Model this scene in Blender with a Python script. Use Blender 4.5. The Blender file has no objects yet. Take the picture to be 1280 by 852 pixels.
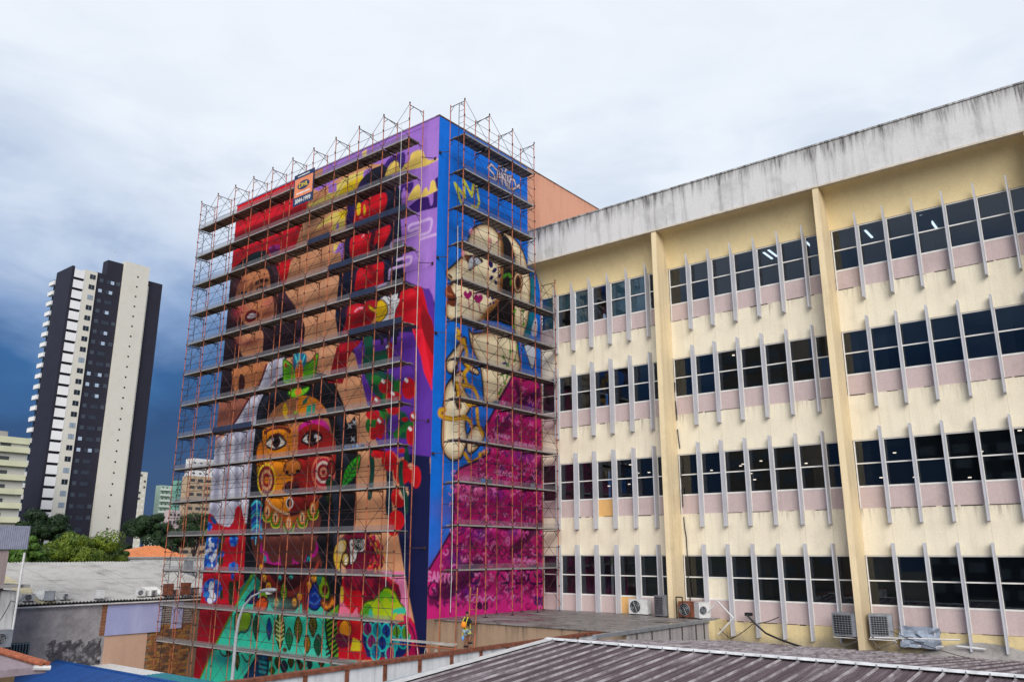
import bpy, bmesh, math, random
import numpy as np
from mathutils import Vector, Matrix, Euler
R_ = math.radians
rnd = random.Random(7)
sc = bpy.context.scene
col = bpy.data.collections.new("place"); sc.collection.children.link(col)

# ------------------------------------------------------------------ camera
FPX, CX, CY, HOR = 1010.0, 640.0, 426.0, 690.0           # photograph: 1280 x 852
PIT = math.atan((HOR-CY)/FPX)
AZ = math.atan((-1310/FPX)*math.cos(PIT))
FWD = Vector((-math.cos(AZ), -math.sin(AZ), 0))
cam = bpy.data.cameras.new("camera"); cam.sensor_width = 36.0; cam.lens = 36.0*FPX/1280
cam.clip_start = .1; cam.clip_end = 6000
camo = bpy.data.objects.new("camera", cam); col.objects.link(camo)
camo.rotation_euler = Euler((R_(90)+PIT, 0, math.atan2(-FWD.x, FWD.y)), 'XYZ')
sc.camera = camo
GZ = -8.0                                                # street level; the drone hovers 8 m up

# ------------------------------------------------------------------ world
sc.view_settings.view_transform = 'Standard'; sc.view_settings.look = 'None'
sc.view_settings.gamma = 1; sc.view_settings.exposure = 0.98
W = bpy.data.worlds.new("World"); sc.world = W; W.use_nodes = True
nt = W.node_tree; nt.nodes.clear()
SUN_EL, SUN_AZ = 27, 142      # azimuth measured clockwise from +Y
def wn(t, **k):
    n = nt.nodes.new(t)
    for a, b in k.items(): setattr(n, a, b)
    return n
L = nt.links.new
out = wn('ShaderNodeOutputWorld'); bg = wn('ShaderNodeBackground'); bg.inputs[1].default_value = 0.1
sky = wn('ShaderNodeTexSky'); sky.sky_type = 'NISHITA'; sky.sun_disc = False
sky.sun_elevation = R_(SUN_EL); sky.sun_rotation = R_(SUN_AZ)
tc = wn('ShaderNodeTexCoord'); sx = wn('ShaderNodeSeparateXYZ'); L(tc.outputs['Generated'], sx.inputs[0])
mp = wn('ShaderNodeMapping'); mp.inputs['Scale'].default_value = (1.6, 1.6, 4.0); L(tc.outputs['Generated'], mp.inputs[0])
n1 = wn('ShaderNodeTexNoise'); n1.inputs['Scale'].default_value = 1.7; n1.inputs['Detail'].default_value = 5
n1.inputs['Roughness'].default_value = .5; L(mp.outputs[0], n1.inputs[0])
n2 = wn('ShaderNodeTexNoise'); n2.inputs['Scale'].default_value = 4.5; n2.inputs['Detail'].default_value = 7
n2.inputs['Roughness'].default_value = .55; n2.inputs['Distortion'].default_value = .4; L(mp.outputs[0], n2.inputs[0])
def mth(op, a, b=None, c=None):
    n = wn('ShaderNodeMath', operation=op)
    for i, v in enumerate((a, b, c)):
        if v is None: continue
        if isinstance(v, (int, float)): n.inputs[i].default_value = v
        else: L(v, n.inputs[i])
    return n.outputs[0]
el = mth('ADD', sx.outputs['Z'], mth('MULTIPLY', mth('SUBTRACT', n1.outputs['Fac'], .5), .26))
el = mth('ADD', el, mth('MULTIPLY', mth('SUBTRACT', n2.outputs['Fac'], .5), .07))
def ramp(fac, stops):
    r = wn('ShaderNodeValToRGB'); cr = r.color_ramp
    while len(cr.elements) < len(stops): cr.elements.new(.5)
    for e, (p, c) in zip(cr.elements, stops):
        e.position = p; e.color = (*c, 1)
    L(fac, r.inputs[0]); return r.outputs[0]
K = 5.9
base = ramp(el, [(0.0, (.005, .045, .15)), (.12, (.005, .045, .155)), (.20, (.022, .10, .27)), (.265, (.22, .33, .54)),
                 (.34, (.53, .61, .74)), (.46, (.74, .79, .86)), (1.0, (.82, .845, .885))])
puff = ramp(n2.outputs['Fac'], [(.36, (.86, .88, .915)), (.54, (1., 1., 1.)), (.68, (1.04, 1.035, 1.03))])
mx = wn('ShaderNodeMix', data_type='RGBA', blend_type='MULTIPLY'); L(mth('MULTIPLY_ADD', mth('MINIMUM', mth('MAXIMUM', sx.outputs['Z'], .28), .52), -3.0, 1.84), mx.inputs[0])
L(base, mx.inputs[6]); L(puff, mx.inputs[7])
sc10 = wn('ShaderNodeMix', data_type='RGBA', blend_type='MULTIPLY'); sc10.inputs[0].default_value = 1
L(mx.outputs[2], sc10.inputs[6]); sc10.inputs[7].default_value = (K, K, K, 1)
fin = wn('ShaderNodeMix', data_type='RGBA'); fin.inputs[0].default_value = .96
L(sky.outputs[0], fin.inputs[6]); L(sc10.outputs[2], fin.inputs[7])
L(fin.outputs[2], bg.inputs[0]); L(bg.outputs[0], out.inputs[0])

sun = bpy.data.lights.new("sun", 'SUN'); sun.energy = 1.5; sun.angle = R_(38); sun.color = (1, .96, .90)
suno = bpy.data.objects.new("sun", sun); col.objects.link(suno)
a = R_(SUN_AZ); e = R_(SUN_EL)
sdir = Vector((math.sin(a)*math.cos(e), math.cos(a)*math.cos(e), math.sin(e)))
suno.rotation_euler = sdir.to_track_quat('Z', 'Y').to_euler()

# ------------------------------------------------------------------ survey helpers: sight line through a point of the photo
_F = FWD*math.cos(PIT)+Vector((0, 0, math.sin(PIT))); _U = -FWD*math.sin(PIT)+Vector((0, 0, math.cos(PIT))); _R = Vector((FWD.y, -FWD.x, 0))
def ray(x, y): return _F+_R*((x-CX)/FPX)+_U*((CY-y)/FPX)
def onX(x, y, X): d = ray(x, y); return d*(X/d.x)
def onY(x, y, Y): d = ray(x, y); return d*(Y/d.y)
def onZ(x, y, Z): d = ray(x, y); return d*(Z/d.z)

# ------------------------------------------------------------------ objects
def tag(o, label=None, cat=None, group=None, kind=None):
    if label: o['label'] = label
    if cat: o['category'] = cat
    if group: o['group'] = group
    if kind: o['kind'] = kind
    return o
def thing(name, label, cat, loc=(0, 0, 0), rz=0, group=None):
    o = bpy.data.objects.new(name, None); col.objects.link(o); o.location = loc; o.rotation_euler = (0, 0, rz)
    o.empty_display_size = .3
    return tag(o, label, cat, group)
def put(name, mesh, parent=None, loc=(0, 0, 0), rot=(0, 0, 0), label=None, kind=None):
    o = bpy.data.objects.new(name, mesh); col.objects.link(o)
    if parent: o.parent = parent
    o.location = loc; o.rotation_euler = rot
    return tag(o, label, None, None, kind)
class MB:
    "collects vertices and faces of one mesh"
    def __init__(s): s.v = []; s.f = []; s.m = []
    def add(s, vs, fs, mi=0):
        n = len(s.v); s.v += [tuple(v) for v in vs]; s.f += [tuple(i+n for i in f) for f in fs]; s.m += [mi]*len(fs); return s
    def box(s, x0, x1, y0, y1, z0, z1, mi=0, T=None):
        if x0 > x1: x0, x1 = x1, x0
        if y0 > y1: y0, y1 = y1, y0
        if z0 > z1: z0, z1 = z1, z0
        vs = [Vector(p) for p in ((x0,y0,z0),(x1,y0,z0),(x1,y1,z0),(x0,y1,z0),(x0,y0,z1),(x1,y0,z1),(x1,y1,z1),(x0,y1,z1))]
        if T: vs = [T @ v for v in vs]
        return s.add(vs, [(0,3,2,1),(4,5,6,7),(0,1,5,4),(1,2,6,5),(2,3,7,6),(3,0,4,7)], mi)
    def tube(s, a, b, r, n=6, mi=0, r2=None, caps=True):
        a = Vector(a); b = Vector(b); r2 = r if r2 is None else r2
        d = (b-a).normalized(); u = d.cross(Vector((0, 0, 1)) if abs(d.z) < .9 else Vector((1, 0, 0))).normalized(); w = d.cross(u)
        vs = []
        for p, rr in ((a, r), (b, r2)):
            for k in range(n):
                t = 2*math.pi*k/n; vs.append(p+u*(rr*math.cos(t))+w*(rr*math.sin(t)))
        fs = [(k, (k+1) % n, n+(k+1) % n, n+k) for k in range(n)]
        if caps: fs += [tuple(range(n-1, -1, -1)), tuple(range(n, 2*n))]
        return s.add(vs, fs, mi)
    def path(s, pts, r, n=6, mi=0):
        for a, b in zip(pts, pts[1:]): s.tube(a, b, r, n, mi)
        return s
    def prism(s, prof, axis, a, b, mi=0):
        "closed profile of 2-D points extruded along an axis from a to b"
        def P(p, t):
            return {'x': (t, p[0], p[1]), 'y': (p[0], t, p[1]), 'z': (p[0], p[1], t)}[axis]
        n = len(prof); vs = [P(p, a) for p in prof]+[P(p, b) for p in prof]
        fs = [(k, (k+1) % n, n+(k+1) % n, n+k) for k in range(n)]+[tuple(range(n-1, -1, -1)), tuple(range(n, 2*n))]
        return s.add(vs, fs, mi)
    def mesh(s, name, mats):
        me = bpy.data.meshes.new(name); me.from_pydata(s.v, [], s.f)
        for m in (mats if isinstance(mats, (list, tuple)) else [mats]): me.materials.append(m)
        if any(s.m): me.polygons.foreach_set('material_index', s.m)
        bm = bmesh.new(); bm.from_mesh(me); bmesh.ops.recalc_face_normals(bm, faces=bm.faces); bm.to_mesh(me); bm.free()
        me.update(); return me
    def build(s, name, mats, parent=None, **k): return put(name, s.mesh(name, mats), parent, **k)

# ------------------------------------------------------------------ materials
def srgb(r, g, b):
    f = lambda c: (c/255/12.92 if c/255 <= .04045 else ((c/255+.055)/1.055)**2.4)
    return (f(r), f(g), f(b))
class N:
    "small node-graph helper"
    def __init__(s, name):
        s.m = bpy.data.materials.new(name); s.m.use_nodes = True; s.t = s.m.node_tree
        s.b = s.t.nodes['Principled BSDF']; s.o = s.t.nodes['Material Output']; s.geo = None
    def new(s, t, **k):
        n = s.t.nodes.new(t)
        for a, b in k.items(): setattr(n, a, b)
        return n
    def ln(s, a, b): s.t.links.new(a, b)
    def pos(s):
        if not s.geo: s.geo = s.new('ShaderNodeNewGeometry')
        return s.geo.outputs['Position']
    def obj(s): return s.new('ShaderNodeTexCoord').outputs['Object']
    def map(s, vec, scale, loc=(0, 0, 0), rot=(0, 0, 0)):
        n = s.new('ShaderNodeMapping'); s.ln(vec, n.inputs[0]); n.inputs['Scale'].default_value = scale
        n.inputs['Location'].default_value = loc; n.inputs['Rotation'].default_value = rot; return n.outputs[0]
    def noise(s, vec, scale=1, detail=4, rough=.55, dist=0):
        n = s.new('ShaderNodeTexNoise'); s.ln(vec, n.inputs[0]); n.inputs['Scale'].default_value = scale
        n.inputs['Detail'].default_value = detail; n.inputs['Roughness'].default_value = rough; n.inputs['Distortion'].default_value = dist
        return n.outputs['Fac']
    def sock(s, v, i):
        if isinstance(v, (int, float)): i.default_value = v
        elif isinstance(v, tuple): i.default_value = (*v, 1) if len(v) == 3 else v
        else: s.ln(v, i)
    def math(s, op, a, b=0.0, clamp=False):
        n = s.new('ShaderNodeMath', operation=op, use_clamp=clamp); s.sock(a, n.inputs[0]); s.sock(b, n.inputs[1]); return n.outputs[0]
    def rng(s, v, a, b, c=0., d=1.):
        n = s.new('ShaderNodeMapRange'); s.ln(v, n.inputs[0])
        for i, q in enumerate((a, b, c, d)): n.inputs[i+1].default_value = q
        return n.outputs[0]
    def mix(s, f, a, b, blend='MIX'):
        n = s.new('ShaderNodeMix', data_type='RGBA', blend_type=blend); s.sock(f, n.inputs[0]); s.sock(a, n.inputs[6]); s.sock(b, n.inputs[7])
        return n.outputs[2]
    def bump(s, h, strength=.3, dist=.02):
        n = s.new('ShaderNodeBump'); s.ln(h, n.inputs['Height']); n.inputs['Strength'].default_value = strength
        n.inputs['Distance'].default_value = dist; s.ln(n.outputs[0], s.b.inputs['Normal'])
    def set(s, colr=None, rough=.8, metal=0., spec=.3):
        if colr is not None: s.sock(colr, s.b.inputs['Base Color'])
        s.sock(rough, s.b.inputs['Roughness']); s.b.inputs['Metallic'].default_value = metal
        s.b.inputs['Specular IOR Level'].default_value = spec
        return s.m
def plain(name, c, rough=.7, metal=0., var=.25, scale=3., spec=.3, bump=.0):
    g = N(name); f = g.noise(g.pos(), scale, 5, .6)
    k = g.rng(f, .3, .7, 1-var, 1+var*.6)
    c2 = g.mix(1., c, (1, 1, 1), 'MULTIPLY')
    vm = g.new('ShaderNodeVectorMath', operation='SCALE'); g.ln(c2, vm.inputs[0]); g.ln(k, vm.inputs[3])
    if bump: g.bump(g.noise(g.pos(), scale*8, 4), bump)
    return g.set(vm.outputs[0], rough, metal, spec)
def painted_wall(name, c, stain, streak=.5, top=None, topamt=.8, rough=.85, blot=.3, seed=0, freq=3.5, low=None, ledge=False):
    "old paint: broad fading, vertical rain streaks, heavier just under the height given by top"
    g = N(name); p = g.pos(); sp = g.new('ShaderNodeSeparateXYZ'); g.ln(p, sp.inputs[0])
    st = g.noise(g.map(p, (freq, freq, .22), (seed, 0, 0)), 1, 6, .65)
    bl = g.noise(g.map(p, (1, 1, 1), (seed, 3, 0)), .6, 5, .6)
    fi = g.noise(p, 14, 3, .6)
    f = g.math('MULTIPLY', g.rng(st, .5, .78), streak, True)
    f2 = g.math('MULTIPLY', g.rng(bl, .52, .75), blot, True)
    f = g.math('ADD', f, f2, True)
    if top is not None:
        h = g.rng(g.math('ADD', sp.outputs['Z'], g.rng(st, .3, .7, -.9, .6)), top-.9, top+.35)
        h = g.math('MULTIPLY', g.math('MULTIPLY', h, h), topamt, True)
        h = g.math('MULTIPLY', h, g.rng(g.noise(g.map(p, (6, 6, .8)), 1, 5, .7), .32, .6, .25, 1.), True)
        f = g.math('MAXIMUM', f, h)
    if low is not None:
        h = g.rng(g.math('ADD', sp.outputs['Z'], g.rng(bl, .2, .8, -.5, .5)), low[0], low[1], 1., 0.)
        f = g.math('MAXIMUM', f, g.math('MULTIPLY', h, low[2], True))
    if ledge:                       # rain runs below each window ledge, one storey apart
        fr_ = g.math('FRACT', g.math('DIVIDE', g.math('SUBTRACT', sp.outputs['Z'], 1.825), 4.905))
        d_ = g.math('MULTIPLY', g.math('SUBTRACT', 1.0, fr_), 4.905)
        run = g.noise(g.map(p, (7, 7, .35), (1, 2, 3)), 1, 6, .7); ln_ = g.rng(run, .42, .72, .05, 1.5)
        near = g.math('POWER', g.math('SUBTRACT', 1.0, g.math('DIVIDE', d_, g.math('ADD', ln_, .02)), True), 1.5)
        big = g.rng(g.noise(g.map(p, (.35, .35, .2), (5, 0, 1)), 1, 3, .5), .4, .62)
        xb = g.math('MULTIPLY', g.math('FRACT', g.math('DIVIDE', g.math('ADD', sp.outputs['X'], 27.27), 8.45)), 8.45)
        f = g.math('MAXIMUM', f, g.math('MULTIPLY', g.rng(xb, 7.3, 8.15), g.rng(g.noise(g.map(p, (5, 5, .5), (4, 1, 7)), 1, 7, .72), .45, .68, 0., .75), True))
        f = g.math('MAXIMUM', f, g.math('MULTIPLY', g.math('MULTIPLY', near, g.rng(run, .45, .62)), g.math('ADD', g.math('MULTIPLY', big, .7), .2), True))
    cc = g.mix(f, c, stain)
    if ledge:
        jx = g.math('ABSOLUTE', g.math('SUBTRACT', g.math('FRACT', g.math('DIVIDE', g.math('ADD', sp.outputs['X'], 26.05), 1.2071)), .5))
        cc = g.mix(g.rng(jx, .486, .494, 0., .35), cc, (.40, .33, .24))
    k = g.rng(fi, .3, .7, .93, 1.05)
    vm = g.new('ShaderNodeVectorMath', operation='SCALE'); g.ln(cc, vm.inputs[0]); g.ln(k, vm.inputs[3])
    g.bump(g.noise(p, 9, 6, .7), .25, .02)
    return g.set(vm.outputs[0], rough, 0, .2)
M = {}
M['cream'] = painted_wall('cream_wall_paint', (.80, .725, .57), (.36, .31, .24), .26, blot=.26, seed=2, ledge=True)
M['yellow'] = painted_wall('yellow_soffit_paint', (.74, .60, .34), (.50, .39, .22), .3, blot=.3, seed=4, freq=2.5)
M['pier'] = painted_wall('orange_cream_pier_paint', (.82, .67, .43), (.36, .28, .18), .42, blot=.3, seed=6, low=(-2.9, -1.2, .55))
M['pink'] = painted_wall('dusty_pink_panel_paint', (.54, .43, .42), (.30, .24, .23), .3, blot=.35, seed=8)
M['orangepanel'] = painted_wall('orange_panel_paint', (.72, .42, .16), (.4, .25, .13), .3, seed=9)
M['parapet'] = painted_wall('weathered_grey_render', (.66, .65, .65), (.12, .115, .11), .5, top=17.95, topamt=1., blot=.38, seed=1, freq=3.2)
M['base'] = painted_wall('stained_yellow_base_paint', (.68, .55, .30), (.24, .21, .17), .4, blot=.9, seed=5, low=(-3.95, -3.45, .85))
M['salmon'] = painted_wall('salmon_wall_paint', (.72, .36, .24), (.36, .16, .11), .3, top=22.5, topamt=.45, seed=3, blot=.1)
M['beige'] = painted_wall('beige_podium_paint', (.34, .235, .16), (.08, .06, .05), .35, top=-3.05, topamt=.8, seed=7)
M['stainwall'] = painted_wall('stained_grey_render', (.40, .37, .37), (.05, .045, .045), .8, top=-3.0, topamt=.8, seed=11)
M['capwall'] = painted_wall('mouldy_white_render', (.62, .62, .63), (.13, .12, .12), .6, top=-3.25, topamt=.5, seed=12)
M['fin'] = painted_wall('lavender_grey_fin_paint', (.51, .52, .57), (.20, .20, .22), .35, seed=13, freq=8)
M['frame'] = plain('pale_window_frame', (.74, .72, .69), .5, var=.15)
M['grime'] = plain('dark_grime', (.07, .06, .05), .9, var=.5, scale=12)
g = N('wet_concrete_deck'); p = g.pos(); n_a = g.noise(g.map(p, (.5, 1.1, 1)), 1.0, 7, .7); n_b = g.noise(p, 3.5, 6, .75)
cc = g.mix(g.rng(n_a, .38, .66), (.10, .085, .08), (.27, .25, .245)); cc = g.mix(g.math('MULTIPLY', g.rng(n_b, .5, .72), .7, True), cc, (.40, .38, .37)); cc = g.mix(g.rng(g.noise(g.map(p, (1, 1, 1), (9, 4, 0)), .9, 5, .7), .56, .66, 0., .8), cc, (.035, .03, .03))
g.bump(n_b, .3, .02); M['deck'] = g.set(cc, g.rng(n_a, .42, .6, .25, .85), 0, .5)
M['pole'] = plain('rust_orange_tube', (.43, .125, .06), .65, .1, var=.5, scale=2.5)
M['brace'] = plain('dark_brown_tube', (.055, .032, .035), .6, .3, var=.4)
M['plank'] = plain('worn_scaffold_plank', (.23, .19, .155), .7, .0, var=.55, scale=4)
M['plank2'] = plain('grey_brown_plank', (.30, .27, .245), .7, .0, var=.5, scale=4); M['plank3'] = plain('dark_wet_plank', (.14, .115, .10), .7, .0, var=.5, scale=4)
M['plankedge'] = plain('galvanised_edge', (.40, .38, .36), .5, .3, var=.25, scale=5)
M['steel'] = plain('grey_steel', (.35, .37, .40), .45, .5, var=.25)
M['whitemetal'] = plain('white_painted_metal', (.62, .62, .62), .5, 0, var=.2, scale=4)
M['black'] = plain('black_plastic', (.018, .018, .02), .5, 0, var=.3)
M['rust'] = plain('rusted_iron', (.19, .062, .034), .85, 0, var=.6, scale=5)
M['concrete'] = painted_wall('old_concrete', (.33, .31, .30), (.09, .085, .08), .5, blot=.6, seed=15)
M['navy'] = plain('navy_cloth', (.02, .03, .07), .9)
# glass: real panes, partly see-through, reflecting the sky
def glass(name, tint, trans, rough=.02):
    g = N(name); g.t.nodes.remove(g.b)
    tr = g.new('ShaderNodeBsdfTransparent'); tr.inputs[0].default_value = (*tint, 1)
    df = g.new('ShaderNodeBsdfDiffuse'); df.inputs[0].default_value = (.012, .018, .024, 1)
    gl = g.new('ShaderNodeBsdfGlossy'); gl.inputs['Roughness'].default_value = rough; gl.inputs[0].default_value = (.95, .97, 1, 1)
    m1 = g.new('ShaderNodeMixShader'); m1.inputs[0].default_value = trans; g.ln(df.outputs[0], m1.inputs[1]); g.ln(tr.outputs[0], m1.inputs[2])
    fr = g.new('ShaderNodeFresnel'); fr.inputs[0].default_value = 1.55
    f = g.math('MULTIPLY', fr.outputs[0], 1.0, True)
    m2 = g.new('ShaderNodeMixShader'); g.ln(f, m2.inputs[0]); g.ln(m1.outputs[0], m2.inputs[1]); g.ln(gl.outputs[0], m2.inputs[2])
    g.ln(m2.outputs[0], g.o.inputs[0]); return g.m
M['glass'] = glass('tinted_window_glass', (.72, .78, .84), .86)
M['darkglass'] = glass('dark_window_glass', (.3, .32, .36), .4)
M['blind'] = plain('teal_roller_blind', (.34, .60, .60), .6, var=.2, scale=2)
M['whitepaint'] = plain('white_paint', (.75, .75, .74), .7, var=.1)
def emis(name, c, s):
    g = N(name); g.b.inputs['Emission Color'].default_value = (*c, 1); g.b.inputs['Emission Strength'].default_value = s
    return g.set((.8, .8, .8))
M['tube'] = emis('lit_fluorescent_tube', (.9, .95, 1), 1.3)
M['warmlamp'] = emis('lit_ceiling_lamp', (1, .75, .55), 1.6)
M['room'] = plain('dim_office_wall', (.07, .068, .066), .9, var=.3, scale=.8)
# ================================================================== the mural: flat paint on two walls
# every shape is laid down in wall metres; sight lines through the photo give the points on the wall plane
Y_F, X_S = 28.0, -27.28             # front wall plane, side wall plane
CELL = .046
class Canvas:
    def __init__(s, side, u0, u1, v0, v1):
        s.side = side; s.u0, s.v0 = u0, v0; s.c = CELL/2
        s.w = int((u1-u0)/s.c); s.h = int((v1-v0)/s.c); s.w -= s.w % 2; s.h -= s.h % 2
        s.img = np.zeros((s.h, s.w, 3), np.float32); s.T = (0, 0, 1)
    def tile(s, x, y, k): s.T = (x, y, k)
    def wall(s, p):
        x = s.T[0]+p[0]*s.T[2]; y = s.T[1]+p[1]*s.T[2]
        q = onX(x, y, X_S) if s.side else onY(x, y, Y_F)
        return ((q.y if s.side else q.x)-s.u0)/s.c, (q.z-s.v0)/s.c
    def smooth(s, P, closed=True, n=6):
        P = np.array(P, float); N_ = len(P)
        if N_ < 3: return P
        o = []
        rng_ = range(N_) if closed else range(N_-1)
        for i in rng_:
            if closed: a, b, c, d = P[(i-1) % N_], P[i], P[(i+1) % N_], P[(i+2) % N_]
            else: a, b, c, d = P[max(i-1, 0)], P[i], P[i+1], P[min(i+2, N_-1)]
            for t in np.arange(n)/n:
                o.append(.5*((2*b)+(-a+c)*t+(2*a-5*b+4*c-d)*t*t+(-a+3*b-3*c+d)*t**3))
        if not closed: o.append(P[-1])
        return np.array(o)
    def mask(s, P):
        P = np.asarray(P, float); h, w = s.h, s.w
        y0 = max(int(P[:, 1].min())-1, 0); y1 = min(int(P[:, 1].max())+2, h)
        x0 = max(int(P[:, 0].min())-1, 0); x1 = min(int(P[:, 0].max())+2, w)
        if y1 <= y0 or x1 <= x0: return None
        acc = np.zeros((y1-y0, x1-x0+1), np.int32)
        for (ax, ay), (bx, by) in zip(P, np.roll(P, -1, 0)):
            if ay == by: continue
            lo, hi = (ay, by) if ay < by else (by, ay)
            r0 = max(int(math.ceil(lo-.5)), y0); r1 = min(int(math.ceil(hi-.5)), y1)
            if r1 <= r0: continue
            rr = np.arange(r0, r1); xx = ax+(rr+.5-ay)*(bx-ax)/(by-ay)
            cc = np.clip(np.ceil(xx-.5).astype(int)-x0, 0, x1-x0)
            np.add.at(acc, (rr-y0, cc), 1)
        return (slice(y0, y1), slice(x0, x1)), (np.cumsum(acc, 1)[:, :-1] % 2).astype(bool)
    def fill(s, pts, c, sm=True, alpha=1., c2=None, ang=90, edge=None, ew=.12):
        P = np.array([s.wall(p) for p in pts])
        if sm: P = s.smooth(P)
        r = s.mask(P)
        if r is None: return
        sl, m = r; sub = s.img[sl]; c = np.array(srgb(*c), np.float32)
        if c2 is not None:
            c2 = np.array(srgb(*c2), np.float32); yy, xx = np.mgrid[0:m.shape[0], 0:m.shape[1]]
            t = (math.cos(R_(ang))*xx+math.sin(R_(ang))*yy)[m]; t = (t-t.min())/max(np.ptp(t), 1)
            cc = c[None]*t[:, None]+c2[None]*(1-t[:, None])
        else: cc = c
        sub[m] = sub[m]*(1-alpha)+cc*alpha
        if edge is not None: s.line(None, edge, ew, P=np.vstack([P, P[:1]]))
    def line(s, pts, c, w=.1, sm=True, soft=0., closed=False, alpha=1., P=None):
        if P is None:
            P = np.array([s.wall(p) for p in pts])
            if closed: P = np.vstack([P, P[:1]])
            if sm and len(P) > 2: P = s.smooth(P, False, 5)
        c = np.array(srgb(*c), np.float32); r = w/2/s.c; sf = max(soft/s.c, .7); R = r+sf+1
        y0 = max(int(P[:, 1].min()-R), 0); y1 = min(int(P[:, 1].max()+R)+1, s.h)
        x0 = max(int(P[:, 0].min()-R), 0); x1 = min(int(P[:, 0].max()+R)+1, s.w)
        if y1 <= y0 or x1 <= x0: return
        D = np.full((y1-y0, x1-x0), 1e9, np.float32)
        for a, b in zip(P, P[1:]):
            ya = max(int(min(a[1], b[1])-R), y0); yb = min(int(max(a[1], b[1])+R)+1, y1)
            xa = max(int(min(a[0], b[0])-R), x0); xb = min(int(max(a[0], b[0])+R)+1, x1)
            if yb <= ya or xb <= xa: continue
            yy, xx = np.mgrid[ya:yb, xa:xb].astype(np.float32); d = b-a; l2 = max((d**2).sum(), 1e-6)
            t = np.clip(((xx-a[0])*d[0]+(yy-a[1])*d[1])/l2, 0, 1)
            q = np.hypot(xx-a[0]-t*d[0], yy-a[1]-t*d[1]); v = D[ya-y0:yb-y0, xa-x0:xb-x0]; np.minimum(v, q, out=v)
        al = np.clip((r+sf-D)/sf, 0, 1); al = (al*al*(3-2*al)*alpha)[..., None]
        sub = s.img[y0:y1, x0:x1]; sub[:] = sub*(1-al)+c*al
    def ell(s, cx, cy, rx, ry, c, rot=0, alpha=1., c2=None, edge=None, ew=.08):
        a = R_(rot); s.fill([(cx+rx*math.cos(t)*math.cos(a)-ry*math.sin(t)*math.sin(a), cy+rx*math.cos(t)*math.sin(a)+ry*math.sin(t)*math.cos(a))
                             for t in np.linspace(0, 2*math.pi, 14, endpoint=False)], c, True, alpha, c2, edge=edge, ew=ew)
    def dab(s, cx, cy, rx, ry, c, alpha=.7):
        "airbrushed patch"
        u, v = s.wall((cx, cy)); u2, _ = s.wall((cx+rx, cy)); _, v2 = s.wall((cx, cy+ry)); ru = abs(u2-u)+1; rv = abs(v2-v)+1
        y0 = max(int(v-rv*2), 0); y1 = min(int(v+rv*2)+1, s.h); x0 = max(int(u-ru*2), 0); x1 = min(int(u+ru*2)+1, s.w)
        if y1 <= y0 or x1 <= x0: return
        yy, xx = np.mgrid[y0:y1, x0:x1]; al = (np.exp(-(((xx-u)/ru)**2+((yy-v)/rv)**2)*1.3)*alpha)[..., None]
        sub = s.img[y0:y1, x0:x1]; sub[:] = sub*(1-al)+np.array(srgb(*c), np.float32)*al
    def leaf(s, cx, cy, rx, ry, c, rot=0, vein=(20, 40, 20), edge=(15, 30, 25), c2=None, nv=5):
        a = R_(rot)
        f = lambda x, y: (cx+x*math.cos(a)-y*math.sin(a), cy+x*math.sin(a)+y*math.cos(a))
        s.fill([f(0, -ry), f(rx*.8, -ry*.45), f(rx, .05*ry), f(rx*.55, ry*.6), f(0, ry), f(-rx*.55, ry*.6), f(-rx, .05*ry), f(-rx*.8, -ry*.45)], c, True, c2=c2, edge=edge, ew=.07)
        s.line([f(0, -ry*.9), f(0, ry*.9)], vein, .06)
        for k in range(nv):
            y = -ry*.55+k*ry*1.2/nv
            s.line([f(0, y+ry*.18), f(rx*.75, y)], vein, .05); s.line([f(0, y+ry*.18), f(-rx*.75, y)], vein, .05)
    GL = {'S': [[(1, .1), (.6, 0), (.15, .1), (.1, .35), (.5, .5), (.9, .65), (.85, .92), (.4, 1), (0, .9)]],
          'A': [[(0, 1), (.5, 0), (1, 1)], [(.2, .65), (.8, .65)]], 'N': [[(0, 1), (.05, 0), (.9, 1), (1, 0)]],
          'T': [[(0, 0), (1, 0)], [(.5, 0), (.5, 1)]], 'O': [[(.5, 0), (0, .4), (.2, .95), (.8, .95), (1, .4), (.5, 0)]],
          '8': [[(.5, .5), (.1, .25), (.5, 0), (.9, .25), (.5, .5), (0, .75), (.5, 1), (1, .75), (.5, .5)]],
          '5': [[(.9, 0), (.15, 0), (.1, .4), (.7, .4), (.95, .75), (.5, 1), (0, .9)]],
          '2': [[(0, .2), (.5, 0), (.9, .25), (.1, 1), (1, 1)]], '0': [[(.5, 0), (0, .5), (.5, 1), (1, .5), (.5, 0)]],
          'E': [[(1, 0), (0, 0), (0, 1), (1, 1)], [(0, .5), (.8, .5)]], 'M': [[(0, 1), (.1, 0), (.5, .7), (.9, 0), (1, 1)]],
          'R': [[(0, 1), (0, 0), (.8, .1), (.7, .45), (0, .5), (1, 1)]], 'K': [[(0, 0), (0, 1)], [(.9, 0), (0, .55), (1, 1)]]}
    def write(s, txt, tl, tr, hgt, c, w=.07, sm=True, alpha=1.):
        n = len(txt)
        for i, ch in enumerate(txt):
            for st in s.GL.get(ch, []):
                P = []
                for (x, y) in st:
                    t = (i+x*.72+.1)/n; P.append((tl[0]+(tr[0]-tl[0])*t+hgt[0]*y, tl[1]+(tr[1]-tl[1])*t+hgt[1]*y))
                s.line(P, c, w, sm and ch in 'SO850', alpha=alpha)
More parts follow.
